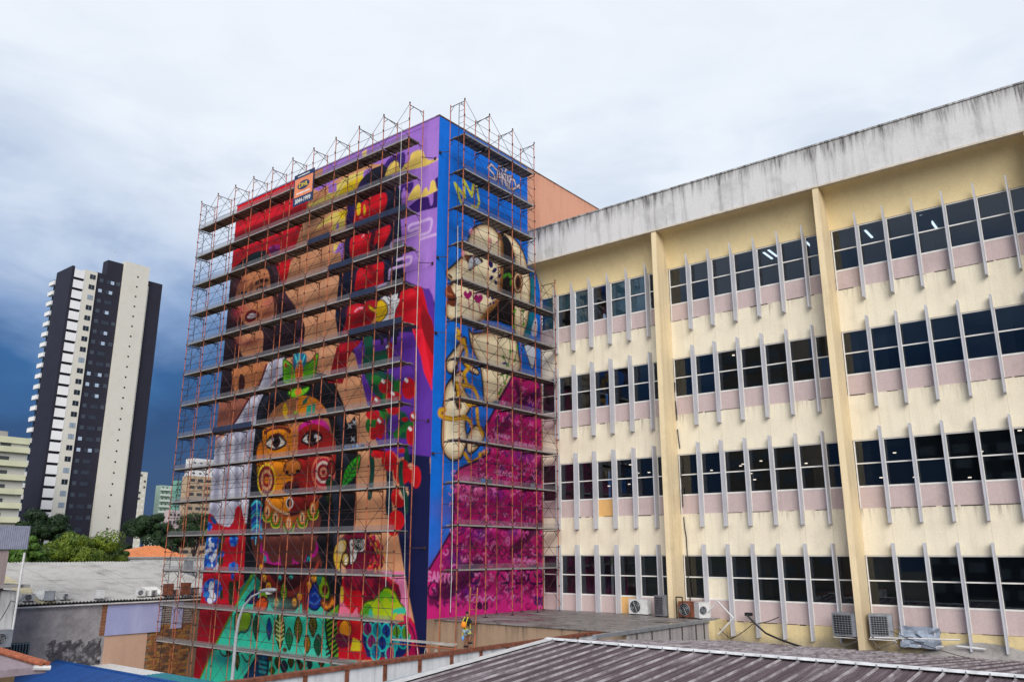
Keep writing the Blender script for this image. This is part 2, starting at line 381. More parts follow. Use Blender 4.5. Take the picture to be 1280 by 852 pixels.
    def wall_mesh(s, name, mat):
        im = s.img.reshape(s.h//2, 2, s.w//2, 2, 3).mean((1, 3)); h, w = im.shape[:2]
        me = bpy.data.meshes.new(name); nv = h*w
        uu = s.u0+(np.arange(w)+.5)*CELL; vv = s.v0+(np.arange(h)+.5)*CELL
        uu[0] = s.u0; uu[-1] = s.u0+w*CELL; vv[0] = s.v0; vv[-1] = s.v0+h*CELL
        U, V = np.meshgrid(uu, vv); co = np.zeros((nv, 3), np.float32)
        if s.side: co[:, 0] = X_S; co[:, 1] = U.ravel()
        else: co[:, 0] = U.ravel(); co[:, 1] = Y_F
        co[:, 2] = V.ravel()
        me.vertices.add(nv); me.vertices.foreach_set('co', co.ravel())
        i = (np.arange(h-1)[:, None]*w+np.arange(w-1)[None]).ravel(); q = np.stack([i, i+1, i+w+1, i+w], 1).astype(np.int32)
        nf = len(q); me.loops.add(nf*4); me.polygons.add(nf)
        me.loops.foreach_set('vertex_index', q.ravel()); me.polygons.foreach_set('loop_start', np.arange(0, nf*4, 4, dtype=np.int32))
        at = me.color_attributes.new('paint', 'FLOAT_COLOR', 'POINT')
        at.data.foreach_set('color', np.concatenate([im.reshape(-1, 3), np.ones((nv, 1), np.float32)], 1).astype(np.float32).ravel())
        me.update(calc_edges=True); me.materials.append(mat); return me
def paint_material(name):
    g = N(name); at = g.new('ShaderNodeVertexColor'); at.layer_name = 'paint'; p = g.pos()
    k = g.rng(g.noise(p, 1.3, 5, .6), .3, .7, .88, 1.08)
    k2 = g.rng(g.noise(g.map(p, (5, 5, .4)), 1, 4, .6), .35, .7, 1.03, .9); k = g.math('MULTIPLY', k, k2)
    vm = g.new('ShaderNodeVectorMath', operation='SCALE'); g.ln(at.outputs[0], vm.inputs[0]); g.ln(k, vm.inputs[3])
    g.bump(g.noise(p, 12, 5, .65), .2, .015)
    return g.set(vm.outputs[0], .75, 0, .25)

# ------------------------------------------------ front wall
F = Canvas(0, -46.1, X_S, GZ, 22.66); W_ = (0, 0, 1)
SK, SK2 = (214, 158, 120), (190, 128, 98)
RED, RED2, RED3 = (214, 12, 40), (150, 8, 34), (236, 40, 58)
DK, NV = (22, 24, 36), (24, 30, 62)
LI, LI2, PU = (166, 120, 208), (188, 146, 222), (98, 52, 158)
YE, YL = (236, 206, 112), (226, 196, 24)
F.img[:] = srgb(*SK)
# skin folds across the big figure
for y in range(240, 560, 14):
    F.line([(360, y+26), (440, y+4)], SK2, .35, soft=.5, alpha=.2)
for y in range(236, 560, 28): F.line([(380, y+20), (436, y)], (228, 176, 140), .3, soft=.4, alpha=.4)
# red drapery top left
F.fill([(280, 250), (330, 235), (388, 215), (386, 250), (378, 280), (372, 300), (363, 328), (359, 348), (352, 380), (345, 420), (270, 470), (270, 400)], RED, False)
for a_ in ((296, 275, 380, 240), (292, 300, 372, 262), (290, 322, 368, 292), (300, 345, 364, 318)):
    F.line([(a_[0], a_[1]), ((a_[0]+a_[2])/2, (a_[1]+a_[3])/2-3), (a_[2], a_[3])], RED2, .5, soft=.35, alpha=.8)
    F.line([(a_[0], a_[1]-10), (a_[2], a_[3]-9)], (232, 22, 52), .3, soft=.3, alpha=.7)
# woman with long dark hair
F.tile(275, 300, .1408)
HR = (44, 24, 40)
F.fill([(110, 265), (190, 190), (280, 120), (400, 90), (440, 150), (500, 240), (560, 420), (640, 560), (740, 720), (750, 850), (700, 1000), (560, 1060), (300, 1120), (60, 1400), (-20, 1200), (20, 800), (60, 560), (90, 380)], HR)
F.fill([(150, 250), (230, 170), (300, 120), (400, 95), (430, 170), (430, 250), (300, 260), (180, 300)], (22, 56, 66))
F.ell(480, 90, 50, 45, (120, 30, 100)); F.ell(510, 60, 25, 20, (170, 60, 150)); F.ell(450, 70, 15, 12, (180, 70, 160)); F.ell(480, 245, 16, 14, (190, 120, 180))
F.line([(480, 240), (500, 330), (540, 470), (640, 600), (700, 740)], (70, 44, 60), .25, soft=.2)
F.fill([(200, 330), (260, 290), (400, 255), (440, 320), (450, 430), (475, 560), (475, 680), (400, 750), (250, 760), (190, 700), (140, 560), (150, 440)], (206, 138, 96))
F.dab(300, 520, 160, 40, (150, 78, 64), .45); F.dab(420, 660, 70, 60, (150, 66, 60), .6); F.dab(230, 600, 60, 60, (160, 60, 66), .5); F.line([(280, 400), (268, 470), (240, 520)], (130, 66, 52), .14, soft=.2, alpha=.7)
F.dab(170, 420, 60, 120, (110, 50, 50), .6); F.dab(450, 560, 40, 130, (180, 110, 90), .5)
F.dab(370, 370, 70, 28, (120, 70, 58), .7); F.dab(210, 380, 45, 24, (120, 64, 55), .7)
F.line([(325, 440), (350, 425), (380, 418), (410, 422)], (35, 16, 22), .17); F.line([(175, 478), (205, 468), (235, 470)], (35, 16, 22), .17)
F.line([(320, 385), (360, 362), (415, 360)], (60, 30, 30), .14, soft=.1)
F.fill([(225, 520), (255, 480), (290, 520), (275, 600), (230, 590)], (196, 128, 96)); F.dab(165, 640, 55, 75, (176, 60, 74), .85); F.dab(420, 560, 45, 40, (196, 100, 100), .6)
F.fill([(220, 690), (240, 640), (290, 618), (340, 640), (345, 680), (310, 710), (250, 730)], (118, 12, 34)); F.fill([(240, 675), (280, 650), (330, 665), (300, 690), (255, 695)], (222, 216, 224)); F.line([(240, 672), (290, 672), (335, 668)], (150, 60, 80), .05)
F.tile(265, 410, .1408)
F.fill([(190, 70), (280, 60), (440, 20), (450, 180), (430, 215), (280, 250), (240, 150)], (208, 146, 108)); F.dab(330, 130, 110, 40, (120, 30, 44), .8); F.dab(230, 110, 40, 60, (100, 24, 44), .8); F.ell(790, 120, 28, 40, (120, 60, 100))
F.fill([(180, 370), (260, 350), (330, 310), (440, 290), (500, 320), (490, 400), (440, 500), (330, 620), (320, 640), (230, 810), (160, 860), (20, 860), (60, 680), (120, 620), (200, 590), (175, 480)], (198, 130, 84))
F.fill([(95, 650), (330, 625), (240, 790), (170, 860), (10, 900), (40, 740)], (158, 98, 82)); F.dab(470, 380, 50, 60, (170, 100, 70), .6); F.dab(300, 560, 120, 50, (150, 130, 70), .4)
F.fill([(90, 370), (170, 380), (185, 560), (200, 600), (80, 620), (60, 500)], HR, alpha=.95); F.fill([(250, 410), (285, 430), (290, 520), (250, 580), (235, 520)], (74, 32, 36))
# white shirt
WH = (206, 206, 222)
F.fill([(500, 310), (560, 280), (640, 262), (680, 320), (680, 520), (560, 600), (470, 900), (440, 1400), (420, 1900), (-60, 1900), (-20, 1150), (160, 880), (350, 610), (430, 500)], WH, False)
for q in ([(480, 330), (420, 500), (320, 640), (190, 850), (40, 980)],): F.line(q, (110, 40, 60), .16)
for q in ([(560, 330), (540, 420), (480, 500)], [(440, 620), (400, 720), (300, 800)], [(300, 780), (280, 1000), (290, 1300)], [(150, 900), (140, 1100), (120, 1500)], [(220, 900), (210, 1200), (220, 1600)], [(340, 900), (350, 1300), (330, 1700)], [(60, 1000), (50, 1300), (20, 1600)]):
    F.line(q, (156, 156, 180), .25, soft=.3, alpha=.8)
for q in ([(180, 1000), (180, 1500)], [(280, 1100), (285, 1700)], [(90, 1100), (90, 1600)]): F.line(q, (228, 228, 240), .2, soft=.3, alpha=.8)
# black hair of the central figure
F.tile(*W_)
F.fill([(300, 720), (307, 665), (312, 620), (315, 580), (319, 536), (322, 511), (330, 492), (345, 475), (366, 467), (390, 465), (405, 467), (416, 475), (424, 492), (431, 510), (436, 540), (447, 562), (446, 605), (443, 660), (425, 668), (424, 700), (420, 765), (300, 765)], (19, 24, 34))
F.fill([(300, 660), (313, 650), (312, 765), (298, 790)], (19, 24, 34), False)
for q in ([(322, 530), (332, 500), (360, 475)], [(420, 500), (428, 540), (434, 600)], [(412, 560), (420, 640), (418, 720)]): F.line(q, (44, 54, 74), .2, soft=.2, alpha=.7)
# butterfly-leaf crown
F.tile(340, 400, .1408)
GR = (118, 190, 24)
F.fill([(100, 355), (140, 370), (185, 410), (205, 470), (215, 560), (110, 565), (98, 470)], GR, edge=(40, 90, 20), ew=.08)
F.fill([(290, 400), (340, 370), (405, 295), (400, 380), (385, 470), (350, 520), (270, 530)], GR, edge=(40, 90, 20), ew=.08)
F.fill([(190, 300), (230, 290), (300, 300), (305, 370), (280, 430), (260, 550), (215, 560), (200, 440), (185, 370)], (30, 110, 150)); F.fill([(225, 370), (265, 360), (275, 470), (255, 560), (215, 545), (205, 460)], (222, 122, 36))
for q in ([(200, 300), (230, 400)], [(240, 300), (240, 380)], [(290, 310), (265, 390)], [(215, 330), (225, 420)]): F.line(q, (90, 200, 200), .1)
for k in range(6): F.line([(120, 390+k*28), (185, 440+k*20)], (60, 140, 16), .08); F.line([(285, 520-k*20), (385, 490-k*30)], (60, 140, 16), .08); F.line([(225, 385+k*26), (262, 395+k*26)], (170, 60, 30), .08)
F.ell(122, 400, 14, 24, (170, 80, 30)); F.ell(380, 340, 12, 22, (170, 80, 30))
F.fill([(140, 640), (215, 600), (260, 610), (330, 590), (310, 640), (250, 680), (175, 690)], (120, 196, 30), edge=(30, 90, 20), ew=.08); F.fill([(205, 620), (250, 600), (260, 650), (215, 670)], (222, 130, 50))
# the painted face
F.tile(305, 480, .1408)
BR = (166, 112, 74)
F.fill([(110, 700), (130, 540), (160, 515), (175, 430), (200, 340), (250, 240), (330, 168), (430, 122), (530, 103), (620, 118), (690, 175), (730, 250), (760, 340), (790, 460), (815, 540), (800, 800), (720, 950), (640, 1040), (520, 1120), (400, 1175), (300, 1130), (200, 1020), (180, 900)], BR)
F.fill([(165, 440), (200, 395), (400, 380), (470, 480), (465, 640), (440, 800), (430, 1000), (420, 1160), (300, 1110), (200, 1000), (180, 850), (165, 700)], (228, 142, 22))
F.fill([(460, 700), (475, 400), (560, 340), (700, 350), (780, 450), (812, 540), (800, 800), (700, 950), (620, 1050), (500, 1130), (400, 1180), (425, 1000), (440, 830)], (166, 34, 30))
F.fill([(440, 830), (425, 1160), (520, 1120), (640, 1040), (720, 940), (600, 960)], (122, 26, 22), alpha=.8)
F.fill([(490, 118), (600, 112), (690, 178), (735, 260), (620, 260), (490, 275)], (232, 146, 26)); F.fill([(560, 190), (635, 165), (630, 250), (545, 285)], (48, 168, 136), False); F.fill([(520, 150), (570, 105), (560, 160), (520, 190)], (40, 120, 100), False); F.fill([(650, 160), (715, 230), (640, 235)], (214, 128, 84))
F.fill([(348, 190), (370, 165), (390, 230), (380, 270), (395, 300), (370, 310), (345, 260)], (222, 178, 34)); F.fill([(445, 240), (480, 235), (478, 265), (445, 268)], (120, 190, 40), False)
F.fill([(430, 380), (480, 370), (470, 640), (430, 600)], (206, 130, 82))
F.line([(185, 430), (230, 395), (300, 382), (360, 388), (405, 420)], (110, 44, 26), .24); F.line([(200, 400), (300, 360), (400, 380)], (214, 124, 64), .1)
F.fill([(484, 405), (515, 350), (600, 316), (700, 316), (752, 368), (756, 412), (690, 366), (610, 350), (540, 372), (488, 415)], (196, 26, 142))
F.fill([(188, 535), (235, 475), (300, 452), (345, 485), (372, 522), (330, 560), (270, 580), (225, 565)], (236, 230, 216), edge=(36, 16, 18), ew=.12)
F.ell(285, 508, 38, 56, (58, 26, 30)); F.ell(285, 512, 18, 28, (16, 10, 14)); F.ell(256, 490, 10, 14, (200, 200, 214))
F.fill([(512, 495), (560, 440), (620, 428), (692, 474), (650, 515), (595, 542), (540, 524)], (236, 230, 226), edge=(40, 10, 18), ew=.12)
F.ell(602, 480, 42, 54, (48, 22, 32)); F.ell(604, 485, 18, 26, (14, 8, 14)); F.ell(632, 462, 10, 16, (200, 200, 214))
F.line([(225, 470), (300, 440), (350, 470)], (96, 40, 20), .1); F.line([(545, 440), (620, 412), (690, 455)], (84, 12, 22), .1)
F.fill([(350, 760), (370, 700), (430, 665), (490, 690), (505, 750), (470, 790), (420, 812), (375, 795)], (196, 118, 44), edge=(80, 40, 24), ew=.08); F.ell(380, 780, 18, 16, (44, 20, 16)); F.ell(478, 770, 20, 16, (44, 14, 16)); F.line([(400, 560), (390, 660), (355, 740)], (140, 80, 30), .08)
F.fill([(110, 600), (130, 530), (165, 520), (165, 700), (125, 760), (108, 690)], (226, 130, 24), edge=(90, 46, 20), ew=.08); F.ell(128, 770, 20, 50, (150, 110, 30), edge=(50, 30, 10))
for r_, cc in ((1., (226, 196, 48)), (.86, (140, 24, 36)), (.62, (220, 170, 130)), (.42, (170, 30, 40)), (.22, (230, 140, 40))): F.ell(200, 850, 82*r_, 150*r_, cc)
for r_, cc in ((1., (212, 110, 90)), (.84, (176, 24, 60)), (.66, (222, 200, 190)), (.5, (150, 16, 40)), (.3, (224, 150, 120)), (.15, (150, 20, 40))): F.ell(705, 780, 108*r_, 150*r_, cc)
F.ell(775, 740, 34, 60, (150, 40, 40), edge=(70, 14, 20))
F.tile(305, 590, .1408)
F.fill([(338, 150), (370, 96), (405, 76), (430, 88), (455, 78), (490, 130), (455, 180), (380, 186)], (84, 30, 34)); F.line([(345, 138), (400, 132), (430, 140), (485, 130)], (30, 8, 12), .1); F.dab(410, 110, 30, 12, (130, 60, 60), .6)
F.fill([(60, 420), (170, 380), (650, 350), (640, 640), (660, 860), (150, 860)], (110, 58, 52)); F.dab(400, 560, 230, 60, (142, 84, 72), .6); F.dab(400, 780, 200, 60, (92, 44, 42), .8)
F.fill([(190, 240), (240, 300), (330, 370), (400, 392), (480, 372), (580, 300), (650, 210), (662, 290), (640, 370), (580, 400), (530, 470), (470, 450), (430, 520), (380, 520), (335, 440), (270, 480), (230, 430), (190, 430)], (178, 92, 36))
F.line([(200, 235), (250, 300), (330, 352), (400, 372)], (230, 190, 150), .12); F.line([(400, 376), (500, 350), (600, 290), (660, 220)], (80, 14, 18), .14)
F.ell(405, 272, 32, 52, (228, 214, 210)); F.ell(403, 272, 24, 40, (50, 22, 24)); F.ell(403, 272, 10, 16, (120, 80, 60))
for (x, y) in ((208, 345), (280, 400), (397, 450), (517, 400), (612, 325)):
    F.line([(x-42, y+20), (x-30, y+66), (x, y+84), (x+30, y+66), (x+42, y+20)], (70, 120, 24), .22); F.line([(x-48, y+30), (x-32, y+80), (x, y+96), (x+34, y+80), (x+48, y+30)], (200, 190, 60), .06)
    F.ell(x, y, 30, 62, (214, 120, 44)); F.ell(x, y, 18, 48, (236, 206, 160)); F.ell(x, y+8, 8, 32, (110, 20, 20))
for x in (330, 470, 590): F.ell(x, 470, 14, 36, (150, 90, 80), alpha=.7)
MG = (200, 16, 150)
F.fill([(150, 640), (160, 620), (165, 680), (205, 712), (225, 770), (258, 806), (300, 790), (318, 730), (316, 860), (200, 860), (190, 750), (146, 705)], MG); F.fill([(205, 800), (255, 832), (300, 815), (300, 900), (205, 900)], (92, 44, 42), alpha=.9)
F.fill([(436, 730), (440, 770), (480, 800), (520, 812), (545, 770), (555, 735), (600, 728), (635, 680), (640, 610), (660, 690), (620, 750), (560, 760), (530, 840), (440, 850)], MG); F.fill([(445, 800), (500, 850), (520, 880), (440, 880)], (80, 36, 38), alpha=.9)
F.ell(186, 768, 14, 32, (60, 150, 160)); F.ell(572, 785, 20, 46, (40, 170, 180), edge=(20, 60, 70)); F.ell(572, 785, 8, 24, (24, 80, 90))
# blue feather
F.fill([(110, 225), (150, 260), (158, 380), (150, 500), (120, 580), (100, 645), (80, 560), (66, 430), (72, 290)], (16, 70, 130))
for k in range(9):
    y = 250+k*36; cc = ((60, 180, 190), (40, 60, 160), (20, 130, 190))[k % 3]
    F.line([(112, y), (90, y+20), (68, y+44)], cc, .13); F.line([(116, y), (136, y+20), (156, y+46)], cc, .13)
F.line([(112, 235), (114, 440), (100, 640)], (150, 220, 220), .07)
F.leaf(760, 100, 34, 60, (30, 120, 80)); F.leaf(750, 220, 24, 56, (150, 170, 30)); F.line([(745, 430), (760, 480), (730, 540)], (50, 70, 90), .12)
# chest with the bead collar
F.tile(320, 660, .1408)
F.fill([(30, 350), (60, 300), (250, 330), (540, 290), (560, 400), (540, 470), (470, 590), (420, 640), (345, 735), (150, 728), (110, 640), (60, 540), (30, 440)], (62, 14, 26))
F.line([(60, 330), (40, 240), (55, 300)], (180, 70, 40), .1)
F.line([(95, 410), (160, 500), (280, 575), (350, 560), (430, 480), (490, 400)], (130, 40, 34), .28); F.line([(40, 280), (60, 340), (100, 410)], (150, 60, 30), .2); F.line([(550, 300), (530, 360), (490, 410)], (160, 60, 40), .2)
F.ell(45, 345, 18, 26, (226, 160, 30))
for (x, y, r) in ((74, 437, 20), (110, 515, 26), (180, 655, 24), (340, 655, 22), (386, 604, 24), (432, 555, 24), (468, 508, 26), (513, 440, 26)):
    F.ell(x, y, r, 42, (226, 172, 26), edge=(110, 50, 20)); F.ell(x, y+6, r*.5, 20, (176, 40, 24)); F.ell(x, y+6, r*.2, 8, (230, 200, 60))
F.leaf(246, 570, 30, 95, (150, 180, 20), vein=(40, 80, 10)); F.ell(210, 440, 22, 26, (20, 90, 90)); F.ell(310, 425, 20, 26, (20, 90, 90)); F.line([(200, 440), (212, 425), (220, 450)], (60, 190, 180), .06); F.line([(300, 425), (312, 412), (320, 438)], (60, 190, 180), .06)
# teal ground of leaves
F.tile(*W_)
TE = (58, 196, 168)
F.fill([(318, 716), (327, 738), (334, 752), (343, 763), (368, 764), (380, 750), (396, 756), (424, 766), (440, 800), (450, 850), (440, 900), (240, 900), (249, 848), (262, 822), (275, 797), (290, 768), (302, 744)], TE, False)
F.line([(318, 716), (302, 744), (283, 780), (262, 822), (246, 860)], (96, 140, 30), .16)
F.tile(240, 730, .15625)
F.dab(600, 150, 200, 40, (110, 220, 200), .5); F.dab(300, 640, 150, 60, (30, 120, 150), .8); F.dab(900, 540, 200, 60, (90, 214, 190), .5)
F.fill([(420, 130), (490, 40), (530, 60), (520, 130), (470, 160)], (28, 34, 90)); F.fill([(490, 0), (540, 20), (600, 90), (570, 140), (530, 60)], (110, 160, 20))
F.fill([(500, 180), (520, 130), (570, 100), (605, 140), (590, 200), (550, 235), (510, 220)], (206, 84, 28), edge=(90, 30, 20)); F.line([(520, 170), (560, 150), (590, 180)], (236, 170, 80), .07)
F.fill([(880, 20), (920, 0), (925, 230), (885, 230)], (150, 50, 44)); F.line([(900, 20), (900, 220)], (90, 40, 40), .1)
F.fill([(985, -10), (1030, 60), (1035, 130), (1010, 190), (975, 205), (935, 180), (918, 120), (950, 40)], (12, 52, 146), edge=(10, 24, 70), ew=.1); F.line([(940, 140), (985, 160), (1020, 120)], (60, 120, 210), .07); F.line([(960, 90), (985, 70), (1010, 100)], (60, 120, 210), .07)
F.fill([(1010, -70), (1060, -60), (1100, 30), (1095, 110), (1060, 120), (1015, 70)], (136, 176, 26), edge=(30, 50, 20), ew=.12); F.ell(1065, 40, 26, 38, (96, 34, 20)); F.fill([(1000, -80), (1040, -80), (1030, -10), (1000, 0)], (30, 110, 90))
F.fill([(1035, 130), (1090, 150), (1120, 100), (1145, 150), (1110, 190), (1075, 208), (1045, 180)], (226, 138, 34), edge=(120, 60, 20))
F.fill([(345, 250), (400, 215), (470, 215), (465, 320), (430, 380), (390, 380), (350, 400)], (122, 160, 30), edge=(20, 90, 90)); F.line([(420, 250), (430, 340), (400, 370)], (60, 110, 30), .08)
for (x, y, rx, ry, c, vn) in ((512, 345, 24, 100, (52, 118, 84), (20, 60, 70)), (616, 358, 20, 88, (30, 104, 184), (20, 50, 120)), (702, 370, 40, 145, (54, 92, 26), (214, 224, 150)), (776, 436, 28, 88, (26, 150, 92), (14, 80, 60)), (848, 360, 30, 104, (122, 140, 34), (60, 60, 20)), (966, 330, 32, 88, (132, 124, 30), (50, 50, 20)), (921, 478, 25, 70, (206, 164, 28), (110, 70, 20)), (1008, 487, 33, 86, (24, 112, 76), (14, 60, 44)), (360, 612, 18, 74, (140, 140, 30), (60, 60, 20)), (685, 620, 24, 52, (84, 130, 30), (40, 60, 20)), (622, 590, 16, 24, (200, 170, 40), (90, 60, 20)), (790, 620, 22, 48, (150, 160, 30), (60, 60, 20)), (736, 660, 28, 50, (50, 70, 96), (30, 40, 60)), (868, 650, 18, 30, (180, 150, 30), (80, 60, 20)), (850, 610, 14, 30, (70, 60, 30), (30, 30, 20)), (940, 640, 20, 40, (30, 100, 90), (20, 50, 50)), (1036, 630, 20, 30, (170, 170, 40), (60, 60, 20)), (290, 540, 16, 26, (170, 120, 30), (70, 60, 20)), (640, 690, 22, 30, (170, 180, 60), (60, 90, 20)), (742, 525, 14, 14, (220, 180, 40), (90, 60, 20))):
    F.leaf(x, y, rx, ry, c, vein=vn)
F.fill([(420, 760), (445, 700), (500, 600), (530, 560), (600, 565), (605, 700), (560, 780)], (14, 62, 100), edge=(10, 30, 50), ew=.1); F.fill([(540, 600), (590, 600), (595, 700), (540, 720)], (40, 150, 160), alpha=.8)
for k in range(4): F.line([(520, 590+k*40), (600, 610+k*40)], (10, 40, 60), .08)
F.line([(215, 520), (250, 570), (310, 560), (330, 510)], (60, 40, 40), .08); F.line([(395, 560), (440, 620), (480, 560), (520, 540)], (60, 40, 40), .08)
F.fill([(1072, 230), (1110, 200), (1180, 140), (1172, 280), (1190, 420), (1215, 600), (1120, 590), (1085, 480), (1066, 340)], (98, 160, 26), False, edge=(14, 30, 14), ew=.12)
for k in range(8): F.line([(1075, 310+k*42), (1130, 270+k*42), (1185, 220+k*42)], (18, 36, 16), .12)
F.fill([(1200, 540), (1290, 560), (1290, 610), (1210, 600)], (50, 190, 170), False)
# the macaw
F.tile(410, 660, .1643)
F.fill([(85, 600), (100, 540), (110, 380), (170, 330), (420, 330), (600, 470), (620, 660), (740, 860), (700, 1000), (80, 1000), (70, 700)], (196, 12, 42), False)
F.fill([(405, 325), (575, 325), (600, 470), (625, 680), (560, 640), (540, 430), (470, 380)], (228, 134, 176), False)
F.fill([(110, 60), (200, 20), (300, 20), (380, 110), (415, 190), (424, 270), (390, 340), (430, 380), (520, 430), (552, 490), (545, 560), (440, 560), (280, 560), (150, 470), (118, 380), (140, 320), (100, 250), (90, 120)], (122, 12, 54))
rr_ = random.Random(3)
for k in range(70):
    t = rr_.uniform(-1.3, 1.25); d_ = rr_.uniform(70, 165); x = 270+d_*math.cos(t)*.95; y = 190+d_*math.sin(t)
    F.line([(x, y), (x+10*math.cos(t+.9), y+22)], rr_.choice([(190, 24, 60), (216, 60, 60), (222, 160, 60), (70, 6, 40), (160, 20, 90)]), .09)
for k in range(40):
    x = rr_.uniform(140, 520); y = rr_.uniform(370, 540); F.line([(x, y), (x+14, y+34)], rr_.choice([(170, 20, 60), (90, 8, 50), (200, 30, 60)]), .09)
F.fill([(60, 120), (100, 84), (135, 92), (142, 140), (120, 200), (95, 260), (92, 330), (62, 318), (38, 240), (42, 170)], (228, 190, 66), edge=(40, 20, 20), ew=.1); F.dab(95, 150, 26, 60, (236, 226, 206), .8)
F.ell(132, 236, 28, 52, (206, 170, 80), edge=(50, 24, 20)); F.ell(136, 240, 12, 36, (236, 226, 200))
F.fill([(165, 90), (230, 80), (282, 86), (284, 140), (262, 180), (225, 182), (215, 230), (182, 274), (166, 262), (166, 180)], (234, 230, 228), edge=(60, 20, 30), ew=.06)
for r_ in (42, 30, 18): F.line([(232+r_*math.cos(t), 124+r_*math.sin(t)) for t in np.linspace(0, 6.2, 14)], (20, 14, 18), .05)
F.ell(232, 122, 9, 10, (12, 10, 12)); F.line([(175, 120), (195, 150), (180, 190), (195, 230)], (40, 20, 30), .05); F.line([(190, 100), (205, 130), (250, 160)], (40, 20, 30), .05)
F.fill([(96, 460), (118, 460), (120, 560), (160, 610), (240, 600), (250, 660), (90, 680), (88, 600)], (232, 120, 150)); F.fill([(118, 560), (150, 480), (250, 480), (262, 600), (230, 650), (220, 600), (180, 650), (160, 610)], (206, 14, 36)); F.fill([(96, 450), (116, 450), (116, 540), (96, 560)], (222, 190, 60))
F.fill([(258, 672), (266, 590), (300, 556), (350, 542), (400, 480), (440, 450), (500, 478), (540, 556), (586, 620), (578, 700), (480, 704)], (176, 200, 24), edge=(60, 90, 20), ew=.07)
F.fill([(262, 672), (270, 600), (310, 570), (340, 620), (300, 672)], (84, 160, 30)); F.fill([(310, 640), (325, 610), (345, 670), (310, 672)], (60, 180, 150)); F.fill([(380, 510), (440, 470), (520, 550), (480, 560), (440, 520), (400, 560)], (120, 190, 30)); F.fill([(486, 620), (580, 600), (590, 640), (540, 660), (520, 640), (490, 650)], (60, 196, 160)); F.fill([(520, 660), (570, 650), (575, 700), (510, 700)], (222, 150, 100))
F.fill([(262, 700), (330, 690), (480, 712), (560, 740), (620, 800), (640, 900), (560, 980), (300, 980), (262, 860)], (14, 40, 112), False)
for (x, y, c) in ((300, 760, (140, 20, 100)), (370, 770, (20, 140, 160)), (440, 780, (20, 70, 160)), (520, 790, (110, 160, 40)), (330, 860, (150, 30, 120)), (410, 870, (20, 60, 150)), (490, 880, (30, 160, 180)), (570, 850, (20, 90, 170)), (360, 940, (20, 120, 160)), (470, 950, (150, 20, 110)), (590, 790, (100, 150, 40))):
    F.fill([(x, y-60), (x+34, y-20), (x+30, y+40), (x, y+62), (x-30, y+36), (x-32, y-20)], c, edge=(40, 200, 190), ew=.07); F.line([(x, y-40), (x+4, y+50)], (10, 20, 60), .06)
F.ell(130, 770, 48, 76, (228, 150, 34), edge=(120, 40, 20)); F.fill([(180, 700), (262, 700), (262, 800), (220, 760)], (206, 30, 34)); F.fill([(190, 830), (255, 860), (255, 930), (170, 930)], (222, 206, 40), False); F.fill([(60, 800), (180, 830), (150, 900), (80, 900)], (110, 14, 60))
F.fill([(575, 660), (622, 690), (700, 840), (720, 1000), (600, 1000), (640, 860), (590, 740)], (196, 14, 96)); F.line([(640, 760), (680, 900)], (110, 10, 70), .1); F.line([(610, 720), (650, 800), (670, 960)], (110, 10, 70), .1)
# upper right: lilac ground, dark folds, drips
F.tile(*W_)
F.fill([(435, 232), (455, 215), (520, 190), (560, 140), (560, 400), (535, 440), (500, 480), (440, 440), (424, 430), (419, 395), (424, 345), (432, 290)], NV, False)
F.fill([(380, 230), (395, 214), (560, 130), (552, 400), (541, 372), (533, 361), (520, 356), (505, 350), (503, 310), (501, 276), (502, 240), (480, 205), (450, 205), (420, 225), (400, 240)], LI, False)
F.dab(540, 200, 16, 60, LI2, .5); F.dab(528, 310, 16, 50, LI2, .6)
F.fill([(388, 212), (404, 208), (402, 225), (386, 230)], (190, 130, 100), False)
F.tile(340, 200, .1643)
F.fill([(270, 330), (300, 280), (330, 250), (430, 190), (440, 250), (400, 310), (330, 330), (260, 360)], (206, 146, 110), False)
F.fill([(325, 320), (420, 262), (490, 195), (560, 130), (720, 70), (740, 110), (680, 160), (640, 215), (560, 262), (420, 310), (330, 350), (275, 380), (280, 330)], (228, 208, 116), False); F.fill([(515, 250), (560, 190), (650, 140), (690, 130), (650, 215), (580, 248), (520, 270)], YL)
F.fill([(430, 190), (490, 172), (492, 235), (460, 250), (430, 250)], LI, False); F.fill([(700, 80), (760, 60), (740, 110), (690, 130)], LI, False)
F.fill([(315, 540), (400, 450), (470, 400), (570, 380), (560, 470), (545, 520), (480, 540), (450, 530), (470, 460), (400, 490)], (230, 208, 116), False); F.fill([(510, 400), (570, 380), (565, 420), (530, 450)], YL); F.fill([(485, 520), (500, 470), (512, 500), (500, 530)], LI, False)
F.fill([(465, 650), (545, 625), (545, 740), (530, 760), (520, 700), (480, 710), (460, 700)], LI, False); F.fill([(470, 640), (510, 636), (480, 700), (465, 700)], YE, False)
F.fill([(575, 350), (640, 350), (640, 470), (590, 500), (560, 520)], (54, 26, 92), False)
F.tile(440, 160, .1408)
F.fill([(-30, 640), (30, 570), (70, 480), (130, 410), (200, 365), (300, 330), (320, 380), (300, 430), (260, 470), (80, 560), (20, 600)], (26, 28, 52)); F.dab(90, 520, 50, 40, (74, 50, 150), .6)
F.fill([(90, 215), (130, 190), (130, 250), (95, 270)], YE, False)
F.fill([(290, 340), (320, 280), (400, 235), (462, 216), (474, 280), (455, 350), (430, 366), (414, 340), (404, 300), (360, 300), (330, 340)], (72, 36, 126))
F.fill([(296, 428), (330, 335), (380, 290), (412, 305), (420, 350), (440, 366), (470, 320), (510, 290), (525, 230), (580, 198), (630, 206), (652, 260), (690, 284), (760, 280), (660, 335), (520, 372), (400, 400)], YE); F.line([(640, 330), (760, 281)], YE, .06)
F.fill([(500, 645), (530, 560), (585, 500), (606, 530), (612, 596), (640, 540), (665, 530), (682, 565), (700, 480), (730, 466), (748, 520), (755, 552), (640, 610)], YE)
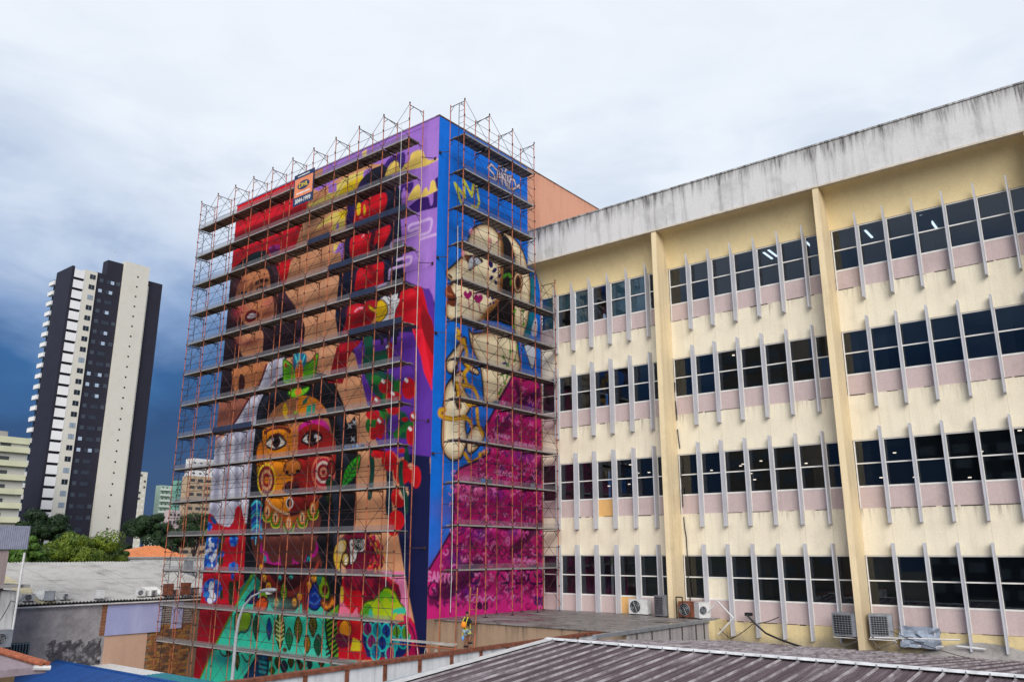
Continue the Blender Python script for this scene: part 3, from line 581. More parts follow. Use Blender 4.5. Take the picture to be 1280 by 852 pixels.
F.fill([(435, 510), (500, 490), (540, 480), (545, 520), (510, 580), (480, 560), (460, 530), (440, 580)], (72, 36, 126)); F.fill([(735, 455), (770, 425), (770, 545), (752, 545)], (60, 26, 112), False)
F.fill([(560, 650), (610, 615), (680, 610), (695, 680), (710, 684), (720, 640), (724, 575), (775, 545), (775, 700), (610, 740), (560, 760), (500, 700)], (62, 26, 112), False); F.fill([(690, 600), (722, 590), (718, 670), (700, 690), (688, 650)], LI)
for q in ([(50, 660), (62, 740), (56, 780)], [(112, 690), (110, 770)]): pass
F.fill([(10, 850), (40, 720), (120, 640), (220, 590), (290, 575), (312, 620), (300, 700), (272, 740), (240, 800), (120, 850), (60, 880)], RED); F.dab(130, 720, 60, 40, RED3, .6); F.dab(240, 760, 40, 40, RED2, .8); F.fill([(45, 680), (75, 670), (72, 760), (45, 770)], (228, 196, 30)); F.fill([(103, 690), (118, 690), (120, 760), (104, 770)], (228, 196, 30)); F.fill([(50, 800), (80, 780), (100, 810)], (230, 110, 130), False)
F.tile(380, 280, .2113)
for P_ in ([(276, 90), (330, 62), (408, 50), (470, 18), (512, 8), (505, 60), (480, 110), (455, 150), (430, 110), (400, 168), (340, 180), (278, 192)], [(300, 390), (308, 320), (325, 265), (400, 245), (468, 225), (470, 300), (466, 350), (400, 370), (340, 380)]): F.fill(P_, RED)
F.dab(430, 70, 16, 40, RED2, .9); F.dab(340, 90, 40, 22, RED3, .7); F.dab(480, 50, 16, 30, RED3, .6); F.dab(350, 300, 34, 30, RED3, .6); F.dab(400, 330, 50, 14, RED2, .9); F.line([(410, 60), (398, 120), (405, 160)], (80, 6, 34), .25, soft=.15)
F.line([(345, 75), (352, 68)], (240, 160, 170), .12); F.line([(380, 250), (420, 300)], RED2, .2, soft=.2)
WS = (212, 180, 230)
F.tile(440, 260, .1408)
F.line([(348, 355), (345, 325), (365, 300), (480, 262), (585, 222), (602, 195), (585, 178), (515, 205), (500, 185), (515, 155), (600, 128), (685, 98), (706, 118), (700, 165), (680, 215), (600, 245)], WS, .15); F.line([(610, 278), (740, 236)], WS, .15); F.line([(400, 462), (510, 432), (525, 455), (508, 496), (440, 516), (345, 545), (332, 570), (328, 628)], WS, .15); F.line([(100, 740), (380, 650), (400, 670)], WS, .12)
# purple field, coat, eagle
F.tile(*W_)
F.fill([(442, 436), (455, 422), (500, 415), (525, 415), (528, 362), (536, 360), (541, 370), (546, 400), (545, 500), (540, 572), (510, 570), (480, 575), (466, 540), (458, 500)], PU, False)
F.dab(535, 520, 14, 60, (112, 66, 172), .6)
F.fill([(474, 369), (486, 350), (507, 340), (507, 372), (494, 400), (500, 420), (470, 425), (440, 420), (436, 392)], (18, 22, 42), False)
F.tile(400, 340, .1408)
F.fill([(255, 300), (300, 280), (385, 280), (440, 250), (500, 265), (510, 360), (480, 430), (440, 490), (280, 560), (195, 560), (225, 450), (245, 350)], (178, 10, 36)); F.dab(310, 330, 60, 40, RED3, .8); F.dab(370, 420, 90, 60, (120, 6, 26), .7); F.line([(310, 350), (340, 325), (380, 318)], (240, 150, 170), .12)
F.fill([(150, 660), (200, 630), (370, 600), (340, 650), (290, 690), (255, 760), (235, 880), (200, 990), (70, 980), (100, 860)], (150, 8, 34), False); F.dab(190, 670, 30, 40, (214, 20, 50), .8)
F.fill([(535, 240), (570, 215), (640, 205), (690, 190), (686, 235), (718, 240), (690, 290), (672, 330), (650, 420), (600, 470), (510, 490), (560, 420), (604, 340), (590, 280)], (226, 226, 230), False); F.line([(600, 240), (640, 260), (690, 250)], (180, 180, 190), .08)
F.fill([(428, 292), (470, 318), (500, 318), (505, 270), (545, 248), (590, 290), (600, 345), (580, 395), (535, 440), (490, 434), (494, 370), (445, 340)], (232, 192, 22), edge=(120, 80, 20), ew=.06); F.ell(480, 275, 32, 28, (170, 16, 40)); F.fill([(490, 380), (500, 430), (440, 490), (470, 430)], (196, 150, 90), False)
F.tile(380, 280, .2113)
F.fill([(575, 400), (640, 370), (690, 372), (712, 420), (735, 520), (765, 610), (760, 900), (735, 860), (690, 640), (640, 590), (530, 575), (560, 470)], (204, 12, 40)); F.fill([(700, 480), (740, 540), (768, 620), (768, 780), (700, 620)], (140, 8, 30)); F.dab(640, 410, 40, 20, RED3, .8); F.dab(660, 520, 50, 30, RED3, .6)
F.fill([(640, 620), (700, 620), (735, 800), (755, 900), (757, 985), (710, 880), (690, 780)], (232, 34, 62), False)
# leaves and berries
F.tile(400, 340, .1408)
F.fill([(385, 590), (460, 570), (480, 700), (600, 690), (620, 800), (560, 850), (380, 850), (400, 700)], (16, 92, 72)); F.fill([(600, 650), (640, 630), (655, 700), (630, 780), (600, 740)], (180, 14, 38)); F.line([(590, 668), (608, 655)], (236, 236, 236), .12)
for x in (530, 590, 650): F.fill([(x, 560), (x+35, 560), (x+30, 640), (x+10, 640)], (30, 24, 60))
F.tile(430, 450, .1408)
F.fill([(150, 60), (180, 0), (300, -30), (420, 60), (350, 110), (430, 130), (490, 250), (520, 430), (600, 560), (560, 700), (480, 690), (470, 560), (400, 690), (360, 500), (300, 340), (240, 260)], (14, 84, 70), False)
for (x, y, rx, ry, rt) in ((300, 180, 70, 40, 30), (470, 230, 30, 60, 10), (370, 320, 30, 50, 0), (480, 640, 60, 34, -60), (250, 580, 60, 80, 0), (560, 590, 70, 36, -30), (350, 470, 40, 60, 0)): F.ell(x, y, rx, ry, (36, 122, 52), rt)
F.ell(440, 560, 50, 80, PU, 20); F.ell(540, 430, 50, 26, PU, 0); F.ell(330, 690, 50, 20, PU)
for (x, y, rx, ry) in ((370, 235, 62, 62), (575, 250, 64, 96), (440, 320, 74, 42), (280, 365, 44, 48), (255, 480, 62, 48), (320, 600, 40, 100), (260, 650, 40, 56), (435, 440, 52, 46), (590, 670, 36, 90), (612, 500, 28, 44), (540, 525, 30, 20)):
    F.ell(x, y, rx, ry, (196, 12, 34)); F.dab(x+rx*.3, y+ry*.4, rx*.6, ry*.5, (140, 6, 26), .6)
for (x, y) in ((346, 190), (552, 180), (432, 296), (284, 352), (312, 540), (584, 610), (612, 500)): F.line([(x-8, y-8), (x+8, y+8)], (240, 236, 236), .14)
F.fill([(25, 560), (60, 545), (95, 490), (112, 560), (118, 740), (30, 745)], (22, 22, 30), False)
for (x, y) in ((50, 585), (92, 555), (78, 700)): F.line([(x-14, y-16), (x+14, y+16)], (190, 190, 196), .05); F.line([(x+14, y-16), (x-14, y+16)], (190, 190, 196), .05)
F.tile(*W_)
F.fill([(505, 566), (516, 568), (537, 570), (540, 640), (536, 700), (533, 800), (531, 860), (520, 790), (514, 758), (508, 728), (503, 700), (497, 664), (494, 640), (505, 610)], (16, 24, 74), False)
F.tile(430, 560, .1408)
F.line([(238, 40), (250, 160), (240, 320), (225, 430)], (14, 78, 66), .34); F.line([(400, 190), (405, 330), (395, 480), (400, 560)], (16, 44, 62), .45); F.line([(550, 0), (560, 100)], (14, 78, 66), .3)
for (x, y, rx, ry) in ((300, 48, 62, 40), (405, 110, 72, 92), (515, 210, 78, 110), (600, 220, 40, 90), (640, 255, 44, 100), (490, 430, 70, 96), (465, 640, 72, 92), (440, 720, 50, 60), (510, 20, 30, 22)):
    F.ell(x, y, rx, ry, (206, 12, 30)); F.dab(x-rx*.2, y+ry*.4, rx*.6, ry*.5, (150, 6, 22), .5)
F.fill([(415, 10), (450, 50), (505, 110), (490, 130), (470, 80)], (222, 170, 140)); F.fill([(565, 150), (590, 130), (615, 150), (600, 190)], (222, 170, 140)); F.fill([(485, 380), (540, 340), (575, 380), (560, 440), (520, 450)], (222, 170, 140))
F.line([(505, 140), (500, 230), (515, 350), (550, 450), (548, 560)], (14, 78, 66), .3)
F.leaf(60, 210, 54, 170, (66, 190, 40), 28, vein=(16, 90, 30), edge=(14, 50, 30), c2=(30, 140, 40))
# blue flowers on the red skirt
F.tile(240, 630, .1408)
F.fill([(60, 900), (90, 250), (118, 92), (160, 78), (190, 100), (230, 165), (290, 196), (332, 200), (368, 150), (386, 40), (412, 8), (440, 30), (456, 110), (480, 190), (462, 600), (445, 850), (420, 1000), (330, 1250), (240, 1400), (60, 1560), (-20, 1500)], (196, 12, 42), False)
F.fill([(60, 870), (430, 880), (330, 1180), (230, 1400), (60, 1560), (-40, 1500), (0, 870)], (158, 10, 38), False)
F.tile(*W_); F.fill([(316, 716), (300, 735), (298, 755), (304, 760), (322, 740), (326, 726)], (30, 130, 110), False); F.line([(316, 716), (302, 744), (283, 780), (262, 822), (246, 860)], (96, 140, 30), .2)
F.fill([(318, 722), (302, 745), (283, 781), (262, 823), (250, 850), (300, 850), (310, 800), (318, 760)], TE, False); F.tile(240, 730, .15625); F.dab(250, 600, 120, 60, (30, 130, 150), .7); F.fill([(420, 130), (490, 40), (530, 60), (520, 130), (470, 160)], (28, 34, 90)); F.fill([(345, 250), (400, 215), (470, 215), (465, 320), (430, 380), (390, 380), (350, 400)], (122, 160, 30), edge=(20, 90, 90)); F.leaf(360, 612, 18, 74, (140, 140, 30)); F.leaf(290, 545, 16, 30, (170, 120, 30)); F.leaf(512, 345, 24, 100, (52, 118, 84)); F.fill([(500, 180), (520, 130), (570, 100), (605, 140), (590, 200), (550, 235), (510, 220)], (206, 84, 28), edge=(90, 30, 20))
F.line([(215, 520), (250, 570), (310, 560), (330, 510)], (60, 40, 40), .08); F.line([(395, 560), (440, 620), (480, 560)], (60, 40, 40), .08)
F.tile(240, 630, .1408)
F.line([(265, 300), (240, 400), (250, 500)], (30, 70, 40), .6); F.line([(345, 720), (348, 850)], (40, 60, 30), .5); F.line([(400, 700), (410, 780)], (40, 60, 30), .3); F.line([(255, 740), (260, 820)], (40, 60, 30), .3)
B1, B2, WF = (14, 84, 186), (60, 140, 220), (222, 228, 240)
def flower(x, y, rx, ry, n, white):
    for k in range(n):
        t = k*2*math.pi/n+.3; F.ell(x+rx*.55*math.cos(t), y+ry*.55*math.sin(t), rx*.42, ry*.4, B1 if k % 2 else B2, math.degrees(t)*.3)
    F.ell(x, y, rx*.45, ry*.5, B1)
    if white:
        for k in range(white): F.ell(x-rx*.15+rr_.uniform(-.3, .3)*rx, y+rr_.uniform(-.5, .6)*ry, rx*.13, ry*.2, WF, rr_.uniform(-30, 30))
F.fill([(90, 330), (120, 300), (130, 560), (80, 560)], (10, 60, 140)); flower(180, 350, 62, 110, 8, 7); F.ell(150, 430, 34, 40, WF, 20); F.ell(210, 540, 24, 50, WF); F.ell(150, 520, 16, 40, WF, 15); flower(175, 490, 60, 90, 7, 5)
flower(180, 760, 75, 130, 10, 9); F.ell(165, 730, 16, 50, WF, 10); F.ell(190, 820, 22, 40, WF); F.ell(160, 850, 26, 30, WF)
flower(372, 320, 40, 62, 7, 0); flower(368, 560, 44, 60, 7, 0); F.ell(360, 640, 14, 30, B1); flower(150, 195, 32, 46, 6, 0); flower(262, 440, 26, 36, 6, 0); F.fill([(170, 100), (220, 150), (200, 175), (170, 140)], (24, 84, 150)); F.ell(85, 745, 16, 36, (190, 130, 200)); F.ell(200, 450, 16, 60, WF, 20)
# wear
F.tile(*W_)

# ------------------------------------------------ side wall
S = Canvas(1, Y_F, 36.97, -2.95, 22.66)
BL = (0, 116, 222); S.img[:] = srgb(*BL)
for q in ((560, 300, 8, 60), (590, 230, 20, 20), (575, 420, 8, 30), (650, 400, 10, 40)): S.dab(*q, (0, 84, 184), .35)
CR, CB, DB = (250, 234, 198), (176, 120, 62), (44, 22, 18)
def body(pts, sm=True):
    keep = S.img.copy(); S.fill(pts, CR, sm); P = pts
    Q = np.array([S.wall(p) for p in P]); Q = S.smooth(Q); r_ = S.mask(Q); Q = np.vstack([Q, Q[:1]])
    S.line(None, CB, .12, soft=.34, alpha=.6, P=Q); S.line(None, DB, .04, soft=.12, alpha=.8, P=Q)
    full = np.zeros(S.img.shape[:2], bool); full[r_[0]] = r_[1]; S.img[~full] = keep[~full]
    S.line(None, (24, 14, 20), .07, P=Q)
S.tile(545, 270, .1408)
body([(590, 150), (640, 160), (690, 195), (760, 290), (800, 400), (835, 560), (838, 700), (820, 900), (800, 1000), (760, 1090), (690, 1000), (690, 600), (690, 350)])
S.tile(545, 380, .1408)
body([(290, 215), (330, 260), (500, 240), (640, 250), (715, 330), (735, 440), (752, 560), (700, 640), (640, 720), (570, 830), (520, 880), (430, 870), (410, 700), (385, 540), (340, 440), (305, 350)])
S.dab(420, 220, 120, 60, (110, 60, 40), .7); S.dab(560, 240, 110, 40, (140, 80, 50), .6)
S.tile(545, 270, .1408)
body([(290, 190), (318, 120), (380, 78), (450, 74), (520, 118), (565, 185), (585, 280), (582, 420), (575, 600), (555, 730), (470, 830), (400, 920), (300, 960), (150, 930), (92, 890), (88, 800), (110, 745), (84, 700), (90, 640), (140, 600), (128, 578), (96, 545), (90, 490), (130, 455), (198, 392), (232, 345), (228, 300), (255, 290)])
S.fill([(560, 150), (600, 160), (650, 210), (680, 300), (695, 480), (690, 620), (700, 790), (690, 960), (640, 970), (560, 940), (470, 930), (400, 915), (470, 840), (556, 730), (578, 600), (584, 420), (585, 280)], (24, 18, 24)); S.line([(560, 160), (584, 280), (584, 420), (576, 600), (556, 730), (470, 840), (400, 915)], CB, .12, soft=.15, alpha=.7)
for rx, ry, c in ((44, 98, (120, 66, 40)), (34, 84, (226, 200, 160)), (26, 66, (110, 60, 36)), (17, 46, (40, 20, 18))): S.ell(728, 590, rx, ry, c)
S.fill([(250, 350), (300, 345), (360, 350), (420, 400), (360, 440), (298, 490), (286, 430)], (48, 24, 26)); S.fill([(292, 400), (320, 362), (365, 368), (398, 412), (345, 436), (304, 474), (290, 440)], (196, 200, 210)); S.line([(330, 365), (340, 400), (330, 440)], (120, 130, 150), .1); S.dab(265, 370, 30, 40, (120, 70, 44), .8)
S.dab(350, 130, 40, 30, (222, 140, 160), .2); S.ell(310, 140, 16, 30, (224, 150, 170)); S.ell(240, 330, 14, 26, (224, 150, 170)); S.ell(478, 215, 18, 26, (220, 150, 160), alpha=.8); S.ell(540, 235, 12, 12, (220, 140, 160), alpha=.8); S.line([(490, 220), (480, 300)], (220, 150, 160), .08)
HM = (160, 10, 104)
for (x, y, s_) in ((282, 700, 38), (376, 735, 40)):
    S.fill([(x, y-s_*.4), (x+s_*.5, y-s_), (x+s_, y-s_*.5), (x+s_*.8, y+s_*.3), (x, y+s_), (x-s_*.8, y+s_*.3), (x-s_, y-s_*.5), (x-s_*.5, y-s_)], HM); S.line([(x+5, y+s_), (x+15, y+s_+90)], (190, 70, 110), .06)
S.ell(375, 690, 30, 24, (220, 130, 180), alpha=.7); S.fill([(376, 708), (395, 700), (412, 715), (405, 745), (376, 775), (348, 745), (340, 715), (358, 700)], HM)
for (x, y, rt, r_) in ((486, 425, -10, 1.), (520, 482, 40, .8), (492, 548, 40, .7), (530, 590, -20, .6), (562, 532, 30, .6), (462, 712, -30, .6), (500, 726, -20, .6), (482, 780, 20, .4), (510, 768, 20, .4)): S.ell(x, y, 16*r_+4, 34*r_, (26, 20, 92), rt)
S.fill([(84, 645), (120, 608), (150, 660), (184, 730), (168, 800), (120, 790), (90, 760), (112, 740), (82, 700)], (126, 58, 34)); S.line([(110, 740), (150, 742), (180, 735)], (50, 16, 14), .1); S.line([(100, 690), (140, 700)], (190, 110, 70), .1); S.line([(115, 525), (135, 545)], (70, 30, 20), .14)
GS = (70, 140, 30)
for (x, y, rt) in ((612, 530, 50), (655, 528, -30), (668, 590, 10)): S.ell(x, y, 14, 28, GS, rt)
S.fill([(840, 560), (870, 540), (880, 900), (835, 1050), (800, 1180), (770, 1100), (830, 850)], (0, 120, 120), alpha=.8)
S.tile(545, 380, .1408)
for st in ([(700, 60), (690, 200)], [(770, 60), (775, 180)], [(650, 300), (660, 420), (640, 540)], [(720, 380), (700, 500)], [(600, 470), (630, 540)], [(590, 620), (610, 700), (630, 640)], [(560, 790), (575, 760)]):
    S.line(st, (60, 120, 36), .05)
    for p_ in st: S.ell(p_[0], p_[1], 10, 20, (96, 160, 40), rr_.uniform(-50, 50))
S.ell(610, 525, 24, 12, (30, 30, 120))
# forearm and hands
S.tile(545, 490, .1761)
body([(52, 70), (60, 0), (80, -60), (150, -140), (200, -140), (190, -60), (215, 10), (250, 60), (240, 120), (215, 170), (210, 250), (220, 330), (205, 400), (175, 470), (120, 488), (70, 455), (44, 400), (36, 320), (42, 180)])
body([(216, 400), (222, 310), (262, 245), (300, 235), (335, 265), (345, 310), (310, 380), (255, 435), (225, 430)])
S.tile(545, 380, .1408)
body([(90, 500), (130, 440), (185, 370), (235, 300), (262, 300), (268, 360), (230, 430), (200, 500), (170, 600), (140, 620), (95, 590)])
body([(230, 520), (280, 530), (345, 560), (382, 600), (370, 630), (320, 610), (270, 570)])
S.dab(180, 560, 30, 60, (150, 84, 40), .6); S.line([(180, 560), (150, 640), (170, 760)], DB, .14, soft=.1); S.line([(200, 780), (190, 860), (200, 900)], DB, .25, soft=.2)
OR, OY = (212, 150, 20), (226, 186, 50)
for q in ([(190, 230), (205, 260), (185, 290), (220, 320), (250, 350)], [(240, 320), (270, 420), (262, 520), (290, 560), (250, 620), (270, 700)], [(185, 700), (200, 800), (190, 850)], [(240, 720), (300, 730), (340, 760), (370, 830)]): S.line(q, OR, .24); S.line(q, OY, .08)
S.tile(545, 490, .1761)
for q in ([(60, 125), (30, 130), (25, 160), (60, 180), (120, 190), (200, 180), (240, 210), (250, 235)], [(180, 0), (210, 60), (240, 90), (320, 70)], [(290, 120), (300, 230), (330, 300)], [(205, 440), (250, 510), (290, 520), (300, 480), (260, 500)], [(310, 470), (350, 420), (380, 450), (420, 400), (400, 460), (380, 500), (400, 550)], [(310, 440), (320, 500), (310, 480)]): S.line(q, OR, .24); S.line(q, OY, .07)
# magenta dress covered in tags
S.tile(*W_)
DM = (204, 26, 118)
S.fill([(641, 469), (655, 470), (672, 476), (682, 500), (690, 560), (690, 800), (525, 800), (526, 735), (534, 715), (550, 688), (566, 660), (568, 625), (567, 595), (575, 585), (598, 575), (612, 566), (610, 545), (606, 535), (618, 512)], DM, False, edge=(40, 8, 60), ew=.12)
S.dab(640, 700, 60, 40, (226, 44, 140), .6); S.dab(600, 760, 60, 26, (226, 50, 150), .7); S.dab(655, 500, 20, 30, (120, 14, 90), .7); S.dab(600, 705, 60, 12, (110, 14, 80), .7); S.dab(660, 640, 26, 40, (140, 10, 96), .6); S.dab(590, 605, 20, 16, (216, 150, 200), .5)
for (x, y, rx, ry) in ((662, 508, 14, 10), (655, 570, 16, 8), (600, 668, 16, 12), (620, 618, 12, 10), (642, 664, 12, 8), (585, 740, 20, 10), (570, 700, 12, 16)): S.dab(x, y, rx, ry, (70, 30, 150), .75)
for k in range(900):
    x = rr_.uniform(540, 682); y = rr_.uniform(480, 758)
    if x < 640-(y-470)*.42 and y < 590: continue
    if y > 590 and x < 566-(max(0, y-660))*.35: continue
    c = rr_.choice([(92, 6, 74), (120, 10, 66), (70, 10, 90), (236, 130, 196), (228, 70, 160), (130, 8, 84), (150, 10, 90)]); r_ = rr_.uniform(.8, 3.4); p0 = rr_.uniform(0, 6)
    if rr_.random() < .55: S.line([(x+r_*math.cos(p0+t), y+r_*1.2*math.sin(p0+t)) for t in np.linspace(0, rr_.uniform(3, 6.3), 7)], c, rr_.choice([.04, .05, .07]), alpha=.85)
    else: S.line([(x, y), (x+rr_.uniform(-4, 4), y+rr_.uniform(2, 6)), (x+rr_.uniform(-1, 6), y+rr_.uniform(-2, 3)), (x+rr_.uniform(2, 6), y+rr_.uniform(-4, 4))], c, rr_.choice([.04, .05, .07]), alpha=.85)
for q in ([(620, 545), (640, 520), (652, 500)], [(645, 480), (655, 500), (675, 490)], [(655, 610), (672, 590), (680, 570)], [(540, 750), (560, 730), (600, 700)], [(640, 690), (660, 670), (676, 655)], [(556, 745), (580, 728), (590, 715)]): S.line(q, (60, 10, 60), .3, soft=.2, alpha=.8)
def bub(x, y, w, h, n, c, wd=.09):
    for i in range(n):
        cx_ = x+w*(i+.5)/n; S.line([(cx_+w/n*.6*math.cos(t), y+h*math.sin(t)*(1+.2*math.sin(3*t+i))) for t in np.linspace(.3*i, 6.3+.3*i, 11)], c, wd); S.line([(cx_-w/n*.2, y-h*.3), (cx_+w/n*.1, y+h*.3)], c, wd)
bub(622, 721, 14, 9, 1, (40, 20, 90)); bub(645, 722, 14, 8, 2, (44, 14, 74), .07); bub(662, 720, 16, 11, 1, (50, 14, 80)); bub(650, 690, 20, 6, 2, (120, 10, 80), .06); bub(608, 688, 24, 6, 3, (110, 6, 70), .06); bub(588, 722, 10, 8, 1, (40, 20, 100)); bub(536, 738, 12, 10, 1, (60, 10, 60))
S.dab(600, 640, 50, 16, (150, 16, 96), .55); S.dab(640, 540, 30, 20, (150, 16, 100), .5); S.dab(652, 748, 26, 8, (226, 50, 150), .6); S.dab(606, 748, 16, 8, (226, 50, 150), .6)
for k in range(420):
    x = rr_.uniform(560, 682); y = rr_.uniform(490, 755)
    if x < 640-(y-470)*.42 and y < 600: continue
    c = rr_.choice([(96, 6, 70), (70, 8, 70), (240, 140, 200), (226, 90, 170), (60, 20, 110)]); w_ = rr_.uniform(2, 7); h_ = rr_.uniform(2, 4)
    S.line([(x+w_*t+rr_.uniform(-.6, .6), y+h_*rr_.uniform(-1, 1)) for t in np.linspace(0, 1, 6)], c, .045, alpha=.8)
LP = (226, 140, 196)
S.write('SANTO', (533, 714), (566, 717), (0, 11), LP, .09, alpha=.85); S.line([(582, 746), (586, 744), (584, 749), (589, 751), (594, 745), (597, 751), (599, 745), (603, 750), (607, 744), (606, 751), (612, 746), (616, 750), (619, 746)], LP, .07); S.write('85', (596, 753), (611, 754), (0, 7), (50, 10, 60), .09); S.write('ATO', (572, 618), (592, 621), (0, 5), LP, .05); S.write('202', (668, 745), (680, 747), (0, 9), (60, 20, 110), .1)
S.write('SAKEM', (618, 540), (638, 545), (0, 4), LP, .05); S.write('TRAMO', (640, 698), (672, 700), (0, 3), LP, .05); S.write('SERMO', (642, 552), (672, 557), (0, 3.5), LP, .05); S.write('EMO', (620, 588), (642, 591), (0, 5), LP, .06)
S.tile(580, 300, .1408)
S.fill([(632, 690), (650, 740), (645, 840), (610, 850), (598, 800)], (206, 212, 226)); S.tile(545, 380, .1408); S.fill([(776, 345), (830, 340), (885, 380), (880, 480), (862, 570), (840, 560), (812, 470)], (206, 212, 226), edge=(60, 60, 90), ew=.06)
S.line([(800, 330), (840, 330)], (20, 40, 80), .1)
# yellow initials and the silver signature
S.tile(530, 120, .2113)
S.line([(218, 628), (182, 518), (240, 598), (232, 492), (282, 592), (292, 522)], (206, 206, 60), .18, sm=False); S.line([(310, 530), (326, 630), (314, 662), (282, 652)], (206, 206, 60), .15, sm=False)
S.tile(600, 190, .0822)
for q in ([(250, 270), (170, 190), (120, 240), (200, 330), (240, 430), (150, 380)], [(250, 420), (280, 270), (330, 480)], [(255, 380), (310, 390)], [(340, 500), (330, 320), (400, 520), (380, 330)], [(350, 330), (480, 380)], [(420, 360), (425, 560)], [(440, 540), (460, 410), (520, 430), (550, 540), (500, 570), (450, 560)], [(310, 200), (400, 260), (430, 270)], [(300, 220), (340, 290)], [(380, 300), (410, 240)], [(560, 540), (590, 500), (600, 550)]):
    S.line(q, (20, 30, 70), .2, sm=False); S.line(q, (214, 200, 214), .1, sm=False)
# ================================================================== setting
g = N('city_ground'); p = g.pos()
c1 = g.mix(g.rng(g.noise(p, .05, 6, .6), .4, .6), (.07, .07, .07), (.16, .14, .11))
c1 = g.mix(g.rng(g.noise(p, .012, 4, .5), .5, .62), c1, (.045, .075, .03)); g.set(c1, .95)
MB().add([(-4000, -600, GZ), (3000, -600, GZ), (3000, 4000, GZ), (-4000, 4000, GZ)], [(0, 1, 2, 3)]).build('ground', g.m, kind='structure')
yard = MB().add([(-60, 4, GZ+.004), (-18.6, 4, GZ+.004), (-18.6, 28.4, GZ+.004), (-60, 28.4, GZ+.004)], [(0, 1, 2, 3)]).build('paved_yard', M['concrete'], kind='structure')

# ================================================================== mural building
TOPZ = 22.66
xs0, xs1, ys1 = -46.1, X_S, 43.95
for cv in (F, S): pass
# paint above the eave stops at the eave line: salmon beyond it
jy = int((35.74-S.u0)/S.c); jz = int((16.4-S.v0)/S.c); S.img[jz:, jy:] = np.array((.72, .36, .24))
F.img **= 1.12; S.img **= 1.05
PM = paint_material('mural_paint')
mb = thing('mural_building', 'tall windowless block with a huge colourful mural on its two street walls, behind scaffolding', 'building', (-36.7, 36, GZ))
def under(o, parent):
    o.parent = parent; o.matrix_parent_inverse = Matrix.Translation(-Vector(parent.location)) if parent.rotation_euler.z == 0 else parent.matrix_world.inverted()
    return o
class PB(MB):
    "a part given in world coordinates under a thing"
    def part(s, name, mats, parent, **k):
        o = s.build(name, mats, None, **k)
        o.parent = parent; l = Vector((0, 0, 0)); q = parent
        while q is not None: l += Vector(q.location); q = q.parent
        o.location = -l; return o
def mpart(name, me, parent, **k):
    o = put(name, me, None, **k); o.parent = parent; l = Vector((0, 0, 0)); q = parent
    while q is not None: l += Vector(q.location); q = q.parent
    o.location = -l; return o
mpart('painted_wall', F.wall_mesh('front_mural', PM), mb, label='front wall with painted women, a face in orange and red, a macaw and leaves')
mpart('painted_wall', S.wall_mesh('side_mural', PM), mb, label='blue side wall with a painted figure in a magenta dress covered with tags')
PB().box(xs0+.006, xs1-.01, Y_F+.01, ys1-.01, GZ, TOPZ-.02).part('wall', M['salmon'], mb)
PB().box(xs1-.3, xs1, 36.975, ys1, GZ, TOPZ-.001).part('side_wall', M['salmon'], mb, label='salmon pink side wall above the long roof')
PB().box(xs0-.02, xs1-.25, Y_F-.03, Y_F+.25, TOPZ, TOPZ+.06, 0).box(xs1-.25, xs1+.03, Y_F-.03, ys1+.02, TOPZ, TOPZ+.06, 1).part('coping', [plain('lilac_coping', (.40, .28, .50)), plain('dark_coping', (.22, .15, .13), .9, var=.5)], mb)

# ================================================================== office building
BX0, BAY, NB = -27.27, 8.45, 4
ZT = [14.55, 9.65, 4.74, -.12]; FW = 36.93
XE = BX0+BAY*NB
ob = thing('office_building', 'long cream office block with pink panels, rows of grey fins and a stained grey parapet', 'building', (-10, 40, GZ))
def bands():
    for (z0, z1, m, lab) in ((9.65, 11.63, 'cream', None), (4.74, 6.73, 'cream', None), (-.12, 1.82, 'cream', None), (GZ, -3.05, 'base', 'stained yellow wall base')):
        for b in range(NB):
            x0 = BX0+b*BAY; xa = x0; xb = x0+BAY
            PB().box(xa+.002, xb-.002, FW, 37.3, z0, z1).part('wall_band', M[m], ob, label=lab)
            q = PB(); r = random.Random(b*7+int(z1*3)); xx = xa+.1
            while xx < xb-.5:                                                   # mould and broken paint along each ledge
                w = r.uniform(.15, 1.1)
                if r.random() < .6: q.box(xx, min(xx+w, xb-.35), FW-.012, FW+.05, z1-.004-r.uniform(.0, .025), z1+r.uniform(.006, .018))
                xx += w+r.uniform(0, .3)
            if q.v: q.part('ledge_grime', M['grime'], ob, kind='stuff')
bands()
prof = [(35.90, 16.40)]+[(35.90+(FW-35.90)*math.sin(t), 16.34-(16.34-14.555)*(1-math.cos(t))) for t in np.linspace(0, math.pi/2, 26)]+[(37.3, 14.555), (37.3, 16.40)]
for b in range(NB):
    PB().prism(prof, 'x', BX0+b*BAY+.002, BX0+(b+1)*BAY-.002).part('curved_soffit', M['yellow'], ob)
    PB().box(BX0+b*BAY+.006, BX0+(b+1)*BAY-.006, 35.70, 35.94, 16.42, 18.42).box(BX0+b*BAY+.006, BX0+(b+1)*BAY-.006, 35.66, 35.99, 18.42, 18.50).part('parapet', M['parapet'], ob)
    PB().box(BX0+b*BAY, BX0+(b+1)*BAY, 35.665, 35.9, 16.335, 16.417).part('drip_edge', plain('pale_drip_edge', (.62, .55, .45)), ob)
    if b < NB:
        xr = BX0+(b+1)*BAY
        zb = -2.95 if b == 0 else -3.96
        PB().box(xr-.265, xr+.006, 35.715, FW-.003, zb, 16.33).part('pier', M['pier'], ob)
PB().box(BX0, XE, 35.9, 60, 17.9, 18.1).part('roof', M['concrete'], ob)
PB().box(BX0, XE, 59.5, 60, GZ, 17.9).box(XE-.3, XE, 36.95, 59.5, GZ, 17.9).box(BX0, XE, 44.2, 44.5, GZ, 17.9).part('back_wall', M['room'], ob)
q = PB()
for z in (15.45, 10.05, 5.1, .2, -3.6): q.box(BX0+.01, XE-.31, 37.31, 44.19, z-.15, z+.15)
